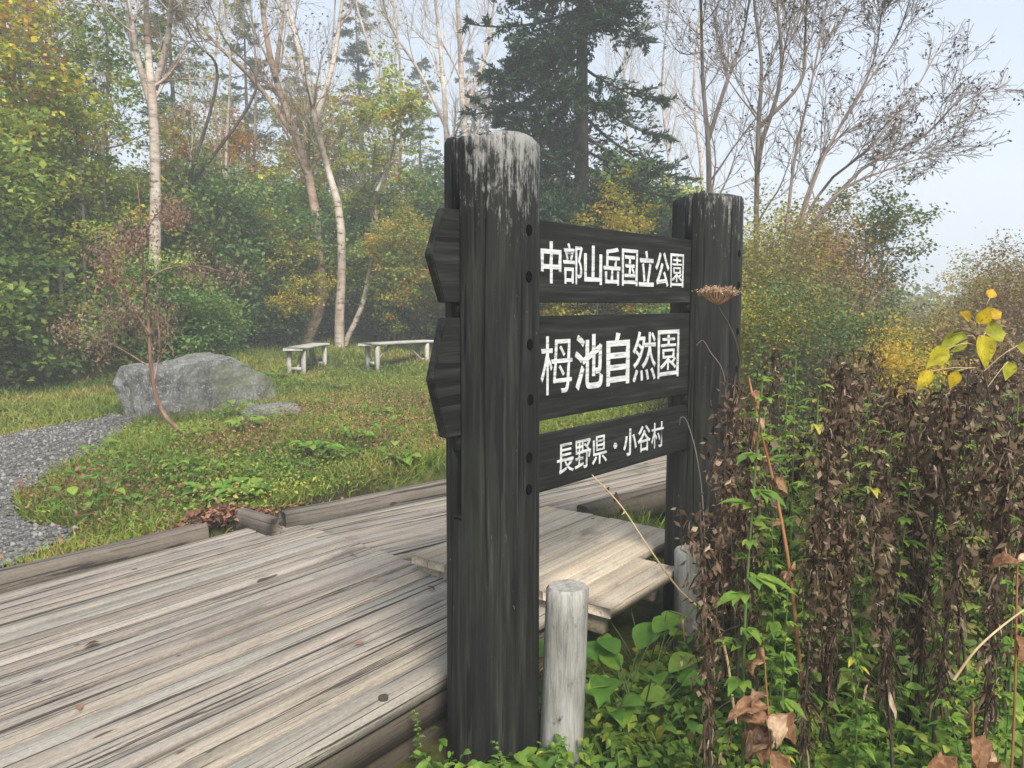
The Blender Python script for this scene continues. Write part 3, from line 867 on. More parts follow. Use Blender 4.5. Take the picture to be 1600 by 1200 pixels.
rock('boulder', (.93, .50, .60), (bx, by, h1(bx, by) + .20), math.atan2(1.25, .95),
     'long grey lichened boulder lying beside the gravel path', [((-1, 0, .1), .74), ((.75, 0, .8), .70), ((-.16, 0, 1), .60), ((.3, -1, .1), .66), ((1, .2, -.1), .85)], 3)
p = onz(425, 650, .40)
rock('rock', (.27, .15, .14), (p[0], p[1], h1(p[0], p[1]) + .05), .3, 'small mossy rock on the grass near the boulder', [((0, 0, 1), .6)], 8)

def bench(px, py, Y, rotz, label, Lg=1.25):
    p = aty(px, py, Y)
    x, y = p[0], p[1]
    b = thing('bench', label, 'bench', (x, y, h1(x, y)), rotz)
    a = Acc(); plank(a, -.1, Lg + .1, -.15, .15, .45, .04, .7, seg=6); a.build('seat', M['bench'], b)
    for xx in (.06, Lg - .06):
        for s in (-.11, .11):
            a = Acc(); a.box(xx - .03, xx + .03, s - .03, s + .03, -.12, .409, .6); a.build('leg', M['bench'], b)
        a = Acc(); a.box(xx - .02, xx + .02, -.078, .078, .10, .15, .4); a.build('crossbar', M['bench'], b)
        sgn = 1 if xx < .5 else -1
        a = Acc(); a.tubes(np.array([[(xx + sgn * .03, 0, .13), (xx + sgn * .40, 0, .405)]]), np.full((1, 2), .025), 4); a.build('brace', M['bench'], b)
    return b
bench(462, 586, 11.6, math.atan2(1.25, .05), 'pale wooden bench nearer the boulder, seen nearly end on')
bench(578, 578, 12.2, math.atan2(1.05, .80), 'pale wooden bench beside the sign, seen at a slant')

# ------------------------------------------------------------------ grass and weeds (mass)
def region_left(n, rng, near=True):
    xs = rng.uniform(-9, 3.2, n); ys = rng.uniform(3.0, 15, n)
    ly = DL[0] * xs + DL[1] * ys; l2 = L2[0] * xs + L2[1] * ys
    k = (ly > 3.88) & (l2 > 4.15) & ~on_path(xs, ys)
    k &= (xs / np.maximum(ys, .1) > -.80) & (xs / np.maximum(ys, .1) < .32)
    d = np.hypot(xs, ys)
    k &= rng.random(n) < np.clip(6.0 / d, .2, 1) ** 1.6
    ca, sa = math.cos(math.atan2(1.25, .95)), math.sin(math.atan2(1.25, .95))
    u = (xs - bx) * ca + (ys - by) * sa; v_ = -(xs - bx) * sa + (ys - by) * ca
    k &= (u / .95) ** 2 + (v_ / .45) ** 2 > 1
    return xs[k], ys[k]
rng = np.random.default_rng(11)
def patch_tint(x, y, rng, base=.42, amp=.22, sd=.13):
    # warm (dry) patches and fresh green patches of the sward
    return np.clip(base + amp * wav(x, y, 1.5, 1) + .12 * wav(x, y, 4.5, 3) + rng.normal(0, sd, len(x)), 0, 1)
xs, ys = region_left(520000, rng)
n = len(xs)
d = np.hypot(xs, ys)
P = np.stack((xs, ys, hgt(xs, ys) - .005), -1)
D = rng.normal(size=(n, 3)) * .55; D[:, 2] = 1
hl = (.065 + .04 * wav(xs, ys, 2.1, 5) + .05 * np.clip(wav(xs, ys, 3.7, 9), 0, 1)) * rng.uniform(.5, 1.6, n)
a = Acc()
t = np.clip(patch_tint(xs, ys, rng, .50, .24, .15) + .35 * 0, 0, 1)
blades(a, P, D, np.maximum(hl, .02), .0022 + .0005 * d, rng.uniform(-.9, .9, n), t, rng, 3)
tag(a.build('grass', M['grass']), 'short yellow-green grass on the bank left of the boardwalk', 'grass', kind='stuff')
DRY = [(onz(px, py, .32)[:2], s_) for (px, py), s_ in zip([(650, 640), (690, 680), (100, 775), (250, 790), (560, 700), (430, 700), (340, 720), (620, 740), (480, 660)], [.95, .5, .45, .35, .35, .35, .3, .25, .4])]
def dryness(x, y):
    q = np.zeros(len(x))
    for (qx, qy), s_ in DRY: q += np.exp(-((x - qx) ** 2 + (y - qy) ** 2) / s_ ** 2 / 1.2)
    return np.clip(q * (.8 + .5 * wav(x, y, 3.1, 6)), 0, 1)
# low herbs over the bank
xs, ys = region_left(300000, rng)
k = wav(xs, ys, 1.1, 7) + .4 * wav(xs, ys, 3.3, 2) + rng.normal(0, .35, len(xs)) > -.05
k &= (np.hypot(xs, ys) < 12) & (xs > -3.6) & (rng.random(len(xs)) > dryness(xs, ys) * .85)
xs, ys = xs[k], ys[k]; n = len(xs)
P = np.stack((xs, ys, hgt(xs, ys) + rng.uniform(.005, .10, n) * (1 + .5 * wav(xs, ys, 1.4, 9))), -1)
D = rng.normal(size=(n, 3)); D[:, 2] *= .35
Nn = rng.normal(size=(n, 3)) * .5; Nn[:, 2] = 1
a = Acc()
t = np.clip(.52 + .3 * wav(xs, ys, 1.7, 4) + .15 * wav(xs, ys, 5, 1) + rng.normal(0, .14, n), 0, 1)
ribbons(a, P, D, Nn, rng.uniform(.014, .040, n), rng.uniform(.005, .012, n), t, (.2, 1, 0), .25)
tag(a.build('low_herbs', M['weed']), 'low leafy herbs mixed into the grass bank', 'herbs', kind='stuff')
# brown and russet herbs (dry patches)
xs, ys = region_left(260000, rng)
wgt = dryness(xs, ys)
k = rng.random(len(xs)) < wgt * 1.2 + .06
xs, ys = xs[k], ys[k]; n = len(xs)
P = np.stack((xs, ys, hgt(xs, ys) + rng.uniform(.005, .14, n)), -1)
D = rng.normal(size=(n, 3)); D[:, 2] *= .5
Nn = rng.normal(size=(n, 3)); Nn[:, 2] += .8
a = Acc()
ribbons(a, P, D, Nn, rng.uniform(.014, .040, n), rng.uniform(.004, .010, n), rng.random(n), (.2, 1, 0), .25)
tag(a.build('dry_herbs', M['litter']), 'russet withered herbs and leaves on the grass bank', 'dry herbs', kind='stuff')

# leaf litter heaped against the kerb end
c = onz(335, 816, .27)
n = 1000
u = rng.normal(0, .24, n); v_ = rng.normal(0, .06, n)
P = np.stack((c[0] + DX[0] * u + DL[0] * v_, c[1] + DX[1] * u + DL[1] * v_, DZ + .01 + rng.random(n) * .10 * np.exp(-(u / .25) ** 2)), -1)
D = rng.normal(size=(n, 3)); D[:, 2] *= .3
Nn = rng.normal(size=(n, 3)) * .5; Nn[:, 2] = 1
a = Acc(); ribbons(a, P, D, Nn, rng.uniform(.02, .05, n), rng.uniform(.007, .013, n), rng.random(n), (.2, 1, .7, 0), .05, .3)
tag(a.build('leaf_litter', M['litter']), 'rust-brown leaf litter heaped in the corner of the kerb', 'leaf litter', kind='stuff')
# single leaves lying on the boards
for i, (px, py) in enumerate([(545, 868), (668, 918), (555, 1010), (155, 1005), (125, 1112), (905, 752), (590, 905)]):
    p = onz(px, py, DZ + .004)
    a = Acc(); an = rnd.uniform(0, 6.28)
    ribbons(a, np.zeros((1, 3)), np.array([[math.cos(an), math.sin(an), .12]]), np.array([[.1, .1, 1.]]), [.04 + .015 * rnd.random()], [.010], [rnd.random()], (.15, .9, 1, .6, 0), .2, .25)
    tag(a.build('fallen_leaf', M['litter'], loc=(p[0], p[1], p[2] + .006)), 'small curled brown leaf lying loose on the boardwalk', 'leaf', 'fallen leaves on the boardwalk')

# ------------------------------------------------------------------ trees
def crown_leaves(acc, tips, per, rng, size, tint, spread=.10, flat=.8, wid=.40, out=None):
    n = len(tips) * per
    P = np.repeat(tips, per, 0) + rng.normal(size=(n, 3)) * spread * np.array((1, 1, .55))
    D = rng.normal(size=(n, 3)); D[:, 2] = D[:, 2] * .5 - .35
    Nn = rng.normal(size=(n, 3)) * (1 - flat) * 2; Nn[:, 2] += 1
    Ls = size * rng.uniform(.6, 1.35, n)
    cl = np.repeat(rng.normal(0, .13, len(tips)), per)
    kites(acc, P, D, Nn, Ls, Ls * wid, np.clip(tint(P, rng) + cl, 0, 1))
def tint_fn(base, amp, sd, sc=1.2, o=0., top=0.):
    def f(P, rng):
        return np.clip(base + amp * wav(P[:, 0] + .6 * P[:, 2], P[:, 1] + .8 * P[:, 2], sc, o) + top * P[:, 2] + rng.normal(0, sd, len(P)), 0, 1)
    return f
def broadleaf(name, cat, H, spread, seed, leafmat, barkmat, tint, nstem=3, per=9, lsize=.085, n1=11, n2=5, n3=4, r0=.06, low=.18, upness=.08):
    rng = np.random.default_rng(seed)
    root = thing(name, '', cat)
    stems = []
    for i in range(nstem):
        an = rng.uniform(0, 2 * PI); lean = rng.uniform(.05, .26) * spread
        pts = [(0, 0, -.15)]
        for q in (.33, .66, 1):
            pts.append((math.cos(an) * lean * q * 1.4 + rng.normal(0, .08), math.sin(an) * lean * q * 1.4 + rng.normal(0, .08), H * q * rng.uniform(.85, 1.05)))
        stems.append(poly_pts(pts, 10))
    P0 = np.array(stems); R0 = np.linspace(1, .2, 10)[None] * r0 * rng.uniform(.7, 1.1, (nstem, 1))
    a = Acc(); a.tubes(P0, R0, 7)
    P1, R1, t1, _ = spawn(P0, R0, n1, rng, low, .98, R(62), .25, lambda t, i: spread * (.55 + .6 * np.sin(np.clip(t, 0, 1) * 2.6)) * .75, 6, upness, .13, .5)
    a.tubes(P1, R1, 4)
    P2, R2, _, _ = spawn(P1, R1, n2, rng, .25, 1, R(48), .3, spread * .33, 4, .03, .15, .55, .4)
    a.tubes(P2, R2, 3)
    P3, R3, _, _ = spawn(P2, R2, n3, rng, .3, 1, R(45), .3, spread * .16, 3, 0, .15, .6, .4)
    a.tubes(P3, R3, 3)
    a.build('trunk', barkmat, root)
    tips = np.concatenate((P3[:, -1], P2[:, -1]))
    a = Acc(); crown_leaves(a, tips, per, rng, lsize, tint)
    a.build('crown', leafmat, root)
    return root

def conifer(name, H, seed, spread, barkmat, low=.08, nb=110, droop=.05, dens=1.0, r0=.16):
    rng = np.random.default_rng(seed)
    root = thing(name, '', 'conifer')
    tr = poly_pts([(0, 0, -.2), (rng.normal(0, .06), rng.normal(0, .06), H * .4), (rng.normal(0, .1), rng.normal(0, .1), H)], 14)
    R0 = np.linspace(1, .08, 14)[None] * r0
    a = Acc(); a.tubes(tr[None], R0, 9)
    t = low + (.985 - low) * (np.arange(nb) + rng.uniform(-.8, .8, nb).clip(-.8, .8) + .5) / nb; t = np.clip(t, low, .985); z = t * H
    an = rng.uniform(0, 2 * PI, nb)
    Lb = spread * (1 - t) ** .7 * rng.uniform(.55, 1.2, nb) + .15
    k = 8; u = np.linspace(0, 1, k)
    dirx = np.stack((np.cos(an), np.sin(an)), -1)
    P1 = np.zeros((nb, k, 3))
    P1[:, :, :2] = dirx[:, None] * (Lb[:, None] * u)[:, :, None] + rng.normal(0, .02, (nb, k, 2)) * u[None, :, None]
    base = np.stack([np.interp(z, tr[:, 2], tr[:, q]) for q in (0, 1)], -1)
    P1[:, :, :2] += base[:, None]
    P1[:, :, 2] = z[:, None] + Lb[:, None] * (-(.28 + droop + .25 * (1 - t))[:, None] * u + .26 * u[None] ** 2.2)
    R1 = (.010 + .011 * Lb)[:, None] * np.linspace(1, .25, k)[None]
    a.tubes(P1, R1, 4)
    a.build('trunk', barkmat, root)
    # side twigs lie roughly in the plane of the bough
    nt_ = int(26 * dens)
    P2, R2, _, ii = spawn(P1, R1, nt_, rng, .14, 1., R(55), .2, lambda tt, i: .06 + Lb[i] * .40 * (1.15 - tt), 4, -.04, .06, .5, .88)
    a2 = Acc()
    for PP, per in ((P2, int(27 * dens)), (P1[:, 2:], int(40 * dens))):
        n, kk, _ = PP.shape
        m = n * per
        idx = np.repeat(np.arange(n), per); tt = rng.uniform(0, 1, m) * (kk - 1); i0 = np.minimum(tt.astype(int), kk - 2); fr = (tt - i0)[:, None]
        A_, B_ = PP[idx, i0], PP[idx, i0 + 1]
        pos = A_ + (B_ - A_) * fr; tan = unit(B_ - A_)
        rv = rng.normal(size=(m, 3)); rv[:, 2] = np.abs(rv[:, 2]) * .5 - .12
        D = unit(tan * .9 + unit(rv) * .8)
        Nn = rng.normal(size=(m, 3)) * .5; Nn[:, 2] += 1
        L_ = rng.uniform(.06, .125, m) * (spread / 2.6) ** .5
        kites(a2, pos, D, Nn, L_, L_ * .15, np.clip(rng.normal(.35, .2, m) + .5 * (tt / kk - .5), 0, 1))
    a2.build('crown', M['needle'], root)
    return root

def bare_tree(name, cat, trunk_paths, Y, seed, bark, label, r0, n1=14, n2=7, n3=6, l1=1.4, leafmat=None, per=0, lsize=.06, tint=None, t0=.35, ang=38, up=.12, frac=1.0, seeds=0, depth=.6, rad_prof=.25, sides=9):
    """trunk_paths: list of picture-space paths standing at depth Y, built as real curved stems with some spread in depth"""
    rng = np.random.default_rng(seed)
    base = aty(*trunk_paths[0][0], Y)
    bz = h1(base[0], Y)
    root = thing(name, label, cat, (base[0], Y, bz))
    a = Acc(); stems = []; rads = []
    for i, pth in enumerate(trunk_paths):
        dy = 0.
        pts = []
        for q, (px, py) in enumerate(pth):
            dy = rng.normal(0, depth) * q / max(1, len(pth) - 1) if q else 0
            p_ = aty(px, py, Y + dy)
            pts.append(p_ - np.array((base[0], Y, bz)))
        if i == 0: pts.insert(0, np.array((pts[0][0], pts[0][1], -.15)))
        P0 = poly_pts(pts, 16); f = 1. if i == 0 else frac
        stems.append(P0); rads.append(np.linspace(1, rad_prof, 16) * r0 * f)
    P0 = np.array(stems); R0 = np.array(rads)
    a.tubes(P0, R0, sides)
    P1, R1, _, _ = spawn(P0, R0, n1, rng, t0, 1., R(ang), .2, lambda t, i: l1 * (1.2 - .6 * t), 7, up, .10, .42)
    a.tubes(P1, R1, 5)
    P2, R2, _, _ = spawn(P1, R1, n2, rng, .2, 1., R(36), .2, l1 * .42, 5, up * .6, .12, .5)
    a.tubes(P2, np.maximum(R2, .0035), 3)
    P3, R3, _, _ = spawn(P2, R2, n3, rng, .2, 1., R(36), .25, l1 * .2, 4, up * .4, .14, .6)
    a.tubes(P3, np.maximum(R3, .0026), 3)
    a.build('trunk', bark, root)
    if per:
        tips = np.concatenate((P3[:, -1], P2[:, -1]))
        a = Acc(); crown_leaves(a, tips, per, rng, lsize, tint, .07); a.build('crown', leafmat, root)
    if seeds:
        tips = P3[rng.random(len(P3)) < seeds][:, -1]
        a = Acc(); n = len(tips) * 3
        P = np.repeat(tips, 3, 0) + rng.normal(size=(n, 3)) * .012
        kites(a, P, rng.normal(size=(n, 3)), rng.normal(size=(n, 3)), rng.uniform(.025, .05, n), .012, rng.random(n))
        a.build('seed_heads', M['seed'], root)
    return root

tf_green = tint_fn(.40, .20, .10, 1.1, 1)
maple_a = broadleaf('maple_tree', 'tree', 6.2, 2.0, 21, M['maple'], M['bark_grey'], tint_fn(.43, .13, .06, 1.0, 1, .015), 3, 17, .074, 10, 6, 4, .075, .16)
maple_b = broadleaf('maple_tree', 'tree', 4.6, 1.7, 22, M['maple'], M['bark_grey'], tint_fn(.55, .18, .07, 1.3, 4, .03), 3, 17, .070, 8, 5, 4, .05, .2)
maple_c = broadleaf('maple_tree', 'tree', 3.0, 1.25, 23, M['maple_yellow'], M['bark'], tint_fn(.40, .2, .1, 1.8, 2, .03), 4, 18, .062, 8, 5, 3, .03, .2)
shrub_a = broadleaf('shrub', 'shrub', 2.3, 1.35, 31, M['shrub'], M['bark'], tint_fn(.40, .18, .08, 1.7, 2, .08), 6, 14, .068, 7, 5, 4, .03, .08)
shrub_b = broadleaf('shrub', 'shrub', 1.7, 1.1, 32, M['shrub'], M['bark'], tint_fn(.46, .18, .08, 2.0, 5, .1), 6, 15, .060, 7, 5, 4, .022, .06)
shrub_c = broadleaf('bush', 'bush', 2.0, 1.25, 33, M['olive'], M['bark_grey'], tint_fn(.42, .28, .1, 1.6, 3, .05), 7, 9, .045, 10, 6, 4, .02, .08, .14)
shrub_d = broadleaf('bush', 'bush', 2.0, 1.2, 34, M['olive'], M['bark_grey'], tint_fn(.45, .25, .08, 1.9, 6, .04), 9, 5, .040, 10, 6, 4, .014, .1, .34)
fir_a = conifer('fir_tree', 12., 41, 2.6, M['bark'], .10, 150, .10, 1.4, .18)
fir_b = conifer('fir_tree', 10., 42, 1.9, M['bark'], .10, 80, .04, .9, .15)

def T(proto, px, Y, rot, sc, label, swap=None, group=None):
    x = (px - 800) / FPX * Y
    return place(proto, x, Y, h1(x, Y) - .05, rot, sc, label, group, swap)
# left mass of broadleaf trees
T(maple_a, 55, 11.6, .4, 1.05, 'tall yellow-green maple filling the upper left corner')
T(maple_a, 150, 14.5, 2.2, .88, 'tall green maple with orange tips left of the leaning sapling')
T(maple_b, -60, 9.8, 1.0, 1.05, 'green maple cut off by the left edge')
T(maple_b, 120, 10.8, 3.6, .80, 'olive-green maple low over the gravel path')
T(maple_b, 335, 16.5, 5.0, .92, 'orange-tipped maple between the pale birch trunks', {'crown': M['maple_amber']})
T(maple_b, 565, 17.0, 2.6, 1.10, 'golden-green maple over the right bench', {'crown': M['maple']})
T(maple_b, 420, 18.5, .9, .85, 'green maple behind the curved birches')
T(maple_c, 448, 14.4, .5, .74, 'small bright yellow maple behind the left bench')
T(maple_c, 625, 14.6, 2.4, .70, 'small orange-yellow maple between bench and sign', {'crown': M['maple_amber']})
T(maple_c, 925, 11.6, 4.1, .78, 'bright yellow maple glimpsed above the top sign board')
T(maple_c, 1020, 11.0, 1.7, .50, 'low yellow maple glimpsed through the gap between sign boards')
T(maple_c, 310, 13.4, 3.3, .62, 'slender yellowing maple just behind the boulder')
# understory shrubs along the wood edge
SH = [(-120, 9.2, 1.2, 'a', 'dark shrub at the far left wood edge'), (15, 10.4, 1.0, 'a', 'dark green shrub at the end of the left grass strip'),
      (100, 11.6, 1.05, 'b', 'low leafy shrub behind the left grass strip'), (180, 12.4, 1.1, 'a', 'dark shrub left of the boulder'),
      (262, 9.9, .72, 'b', 'leafy shrub directly behind the boulder'), (330, 13.6, 1.15, 'a', 'dark shrub beyond the right end of the boulder'),
      (400, 14.6, 1.1, 'a', 'deep green shrub left of the left bench'), (455, 16.0, 1.15, 'b', 'leafy shrub at the foot of the thick curved birch'),
      (525, 16.6, 1.1, 'a', 'dark shrub between the two curved birches'), (600, 16.2, 1.05, 'a', 'dark shrub behind the right bench'),
      (655, 15.6, 1.15, 'b', 'dark leafy shrub just left of the near sign post'), (720, 16.5, 1.3, 'a', 'dark shrub hidden behind the near sign post'),
      (800, 16.8, 1.2, 'a', 'dark shrub beneath the big fir, left side'), (870, 15.0, 1.2, 'b', 'green shrub seen just above the top sign board'),
      (945, 14.0, 1.2, 'a', 'dark green shrub seen between the sign boards'), (1015, 14.5, 1.25, 'b', 'shrub glimpsed left of the far sign post')]
for i, (px, Y, sc, kd, lb) in enumerate(SH):
    T(shrub_a if kd == 'a' else shrub_b, px, Y, i * 1.7, sc, lb, {'crown': M['understory'] if (kd == 'b' and i != 4) or i < 4 else M['shrub']}, 'shrubs along the wood edge')
for i, (px, Y, sc) in enumerate([(50, 15, 1.2), (300, 18, 1.1), (500, 21, 1.2), (690, 21, 1.2), (860, 20, 1.2), (980, 19, 1.2), (160, 19, 1.2)]):
    T(shrub_a, px, Y, i * 2.3 + .4, sc, 'tall dark bush deep inside the misty wood', None, 'dark bushes deep inside the wood')
# firs
T(fir_a, 912, 13.2, .3, 1.0, 'big dark fir with drooping boughs rising behind the sign')
T(fir_b, 285, 22, 1.2, 1.0, 'dark fir between the left maple and the birches')
T(fir_b, 570, 29, 2.0, 1.15, 'hazy fir above the golden-green maple')
T(fir_b, 400, 27, 4.0, 1.05, 'grey-green fir behind the birch crowns')
T(fir_b, 660, 34, 5.1, 1.05, 'pale misty fir left of the near sign post')
T(fir_b, 60, 24, 3.0, 1.0, 'fir half hidden behind the upper left maple')
T(fir_b, 800, 24, .7, .85, 'small hazy fir left of the big fir')
T(fir_b, 745, 38, 2.7, 1.2, 'pale distant fir behind the white birch pair')
T(fir_b, 480, 36, 3.3, 1.2, 'pale distant fir between the curved birches')
# birches
tb = tint_fn(.45, .2, .12)
bare_tree('birch_tree', 'tree', [[(242, 480), (243, 300), (240, 180), (232, 90), (228, 0), (222, -120)], [(240, 180), (215, 90), (200, 0), (180, -100)], [(241, 140), (262, 60), (270, -40), (275, -120)]], 10.4, 51, M['birch'], 'thick pale birch with forked top in the left wood', .092, 12, 6, 6, 1.4, M['olive'], 1, .045, tb, t0=.45, frac=.5)
bare_tree('birch_tree', 'tree', [[(480, 528), (503, 470), (497, 400), (488, 300), (462, 215), (430, 120), (412, 30), (400, -100)], [(462, 215), (400, 130), (330, 60), (270, -20)], [(430, 120), (440, 40), (455, -80)]], 15.0, 52, M['birch_tan'], 'curved tan birch rising behind the left bench', .135, 12, 6, 6, 1.7, M['olive'], 1, .05, tb, t0=.5, frac=.4)
bare_tree('birch_tree', 'tree', [[(530, 500), (534, 420), (530, 330), (512, 265), (492, 190), (470, 90), (450, 0), (440, -100)], [(492, 190), (520, 100), (535, 0), (545, -80)]], 14.6, 53, M['birch'], 'slim pale birch right of the curved tan birch', .10, 12, 6, 6, 1.6, M['olive'], 1, .05, tb, t0=.5, frac=.6)
bare_tree('birch_tree', 'tree', [[(540, 535), (565, 480), (578, 420), (588, 350), (583, 280), (586, 225)], [(588, 300), (610, 250), (622, 190)]], 14.8, 54, M['birch'], 'thin crooked birch behind the right bench', .065, 7, 5, 4, .9, M['maple'], 5, .09, tint_fn(.62, .15, .1), t0=.6, frac=.5)
bare_tree('birch_tree', 'tree', [[(700, 520), (700, 330), (697, 200), (690, 100), (680, 0), (670, -80)], [(697, 200), (660, 120), (610, 40), (590, -40)]], 20, 55, M['birch'], 'hazy white birch just left of the near sign post', .10, 12, 6, 6, 2.0, t0=.4, frac=.5)
bare_tree('birch_tree', 'tree', [[(735, 520), (732, 300), (724, 180), (718, 60), (712, -40), (705, -120)], [(724, 180), (760, 80), (775, -20)]], 21.5, 56, M['birch'], 'hazy white birch rising behind the near sign post', .13, 12, 6, 6, 2.1, t0=.4, frac=.5)
bare_tree('birch_tree', 'tree', [[(640, 520), (630, 300), (600, 150), (560, 20), (540, -80)]], 25, 57, M['birch'], 'far leaning birch almost lost in mist', .09, 14, 6, 5, 2.4, t0=.3)
for i, (px, Y) in enumerate([(340, 26), (520, 30), (860, 26), (980, 24), (1040, 28), (150, 22), (1090, 22)]):
    bare_tree('birch_tree', 'tree', [[(px, 500), (px + 8, 300), (px - 6, 140), (px + 4, 0), (px - 8, -100)]], Y, 80 + i, M['birch'],
              ['thin misty birch behind the orange-tipped maple', 'misty birch trunk far behind the slim pale birch', 'pale bare birch left of the big fir trunk', 'pale bare birch right of the big fir trunk', 'bare misty birch far behind the far sign post', 'misty birch behind the left maples', 'thin bare tree behind the far sign post top'][i], .07, 18, 7, 6, 2.2, t0=.25)
for i, (px, Y, r_0) in enumerate([(70, 10.8, .03), (165, 12.0, .035), (355, 14.0, .04), (395, 16.5, .045), (620, 17.5, .05), (290, 15.5, .04)]):
    bare_tree('birch_tree', 'tree', [[(px, 520), (px + 6 - 3 * i, 380), (px - 10 + 4 * i, 240), (px + 5, 100), (px - 6, -20), (px, -100)]], Y, 120 + i, M['birch'],
              ['slender pale trunk inside the far left maples', 'slender pale trunk left of the thick forked birch', 'slender pale trunk between the forked birch and the curved birch', 'slender pale trunk just left of the curved tan birch', 'slender pale trunk right of the thin crooked birch', 'slender pale trunk just right of the thick forked birch'][i], r_0, 14, 6, 5, 1.3, M['maple'], 2, .06, tint_fn(.6, .2, .1), t0=.35)
# dark bare branches reaching over from the left wood
bare_tree('bare_tree', 'tree', [[(300, 520), (300, 380), (290, 260)], [(290, 300), (340, 120), (300, 60), (262, -30)], [(290, 300), (400, 140), (350, 60), (310, -40)]], 13.2, 60, M['bark'], 'dark bare tree with crooked branches among the birches', .05, 8, 5, 4, .9, t0=.5, frac=.6)
# bare fan-shaped trees on the right of the sign
bare_tree('bare_tree', 'tree', [[(1110, 560), (1108, 300), (1106, 220), (1098, 120), (1095, 0), (1090, -90)], [(1106, 220), (1135, 130), (1160, 60), (1180, -60)]], 10.5, 61, M['twig'], 'bare grey tree right above the far sign post', .05, 14, 7, 6, 1.3, t0=.3, frac=.7, seeds=.24, up=.16, sides=6)
bare_tree('bare_tree', 'tree', [[(1180, 560), (1182, 330), (1185, 200), (1190, 100), (1178, 0), (1175, -90)], [(1185, 200), (1250, 130), (1258, 60), (1262, -60)], [(1184, 240), (1220, 120), (1215, 0), (1225, -80)]], 9.6, 62, M['twig'], 'bare multi-stemmed tree right of the far sign post', .042, 12, 7, 6, 1.15, t0=.3, frac=.7, seeds=.26, up=.14, sides=6)
bare_tree('bare_tree', 'tree', [[(1215, 600), (1235, 400), (1290, 290), (1360, 230), (1430, 140), (1470, 70)], [(1235, 400), (1340, 270), (1440, 215), (1500, 155), (1530, 145)], [(1225, 430), (1270, 280), (1330, 170), (1400, 60), (1430, -30)],
    [(1225, 430), (1300, 310), (1400, 260), (1470, 240)], [(1222, 440), (1240, 260), (1270, 120), (1300, -40)], [(1228, 420), (1285, 250), (1360, 110), (1380, 0)]], 8.8, 63, M['twig'], 'bare fan-shaped tree leaning right against the sky', .026, 13, 6, 5, .72, t0=.25, frac=.85, seeds=.26, up=.05, ang=30, depth=.5, sides=6)
# right-hand bushes and small trees
xr = [(shrub_d, 1195, 7.6, .80, M['olive'], 'olive twiggy bush right of the far sign post'),
      (shrub_d, 1270, 8.4, .86, M['redbush'], 'reddish-brown bush beneath the fan-shaped bare tree'),
      (shrub_d, 1215, 9.6, 1.0, M['maple_yellow'], 'yellow bush behind the far sign post'),
      (maple_b, 1352, 10.5, .64, M['fargreen'], 'soft green tree right of the fan-shaped bare tree'),
      (shrub_c, 1372, 9.2, .55, M['fargreen'], 'soft green bush below the soft green tree'),
      (shrub_b, 1330, 7.2, .62, M['fargreen'], 'green bush behind the withered stalks'),
      (shrub_c, 1455, 8.2, .52, M['olive'], 'olive-gold bush in the middle of the right slope'),
      (shrub_d, 1530, 9.4, .70, M['maple_yellow'], 'golden bush behind the big yellow leaves'),
      (shrub_d, 1597, 8.4, .78, M['redbush'], 'red-brown bush at the right edge'),
      (shrub_c, 1655, 10.5, .92, M['olive'], 'tall olive bush cut by the right edge'),
      (maple_b, 1535, 15.0, .50, M['fargreen'], 'pale green treetop rising at the right horizon'),
      (shrub_c, 1440, 14.0, .62, M['redbush'], 'hazy rust bush on the right horizon'),
      (shrub_d, 1172, 6.6, .60, M['maple_yellow'], 'small yellow bush touching the far sign post'),
      (shrub_c, 1395, 6.4, .50, M['maple_yellow'], 'low yellow bush just behind the withered stalks'),
      (shrub_b, 1525, 6.6, .58, M['redbush'], 'low russet bush behind the big yellow leaves'),
      (shrub_d, 1250, 6.2, .62, M['fargreen'], 'low green bush just right of the far sign post'),
      (shrub_b, 1110, 9.0, .9, M['shrub'], 'dark shrub directly behind the far sign post')]
for i, (pr_, px, Y, sc, mt, lb) in enumerate(xr):
    T(pr_, px, Y, i * 1.3, sc, lb, {'crown': mt})

# far wood seen only as a misty mass
rng = np.random.default_rng(77)
a = Acc()
n = 150000
th = rng.uniform(R(-48), R(52), n); rr = rng.uniform(32, 62, n)
x = rr * np.sin(th); y = rr * np.cos(th)
top = 5.5 + 2.2 * wav(x, y, .25, 1) - 5.2 * sstep(.12, .35, x / y) + np.where(x / y > .35, .8, 0)
z = hgt(x, y) + np.maximum(top, .8) * rng.random(n) ** 1.1
k = rng.random(n) < .5 + .5 * wav(x, y, .8, 3) + .3
P = np.stack((x, y, z), -1)[k]; n = len(P)
kites(a, P, rng.normal(size=(n, 3)), rng.normal(size=(n, 3)) + np.array((0, 0, .6)), rng.uniform(.15, .40, n), rng.uniform(.06, .15, n), np.clip(.35 + .25 * wav(P[:, 0], P[:, 1], .4) + rng.normal(0, .12, n), 0, 1))
tag(a.build('far_wood', M['olive']), 'misty far-off wood fading behind the nearer trees', 'woodland', kind='stuff')

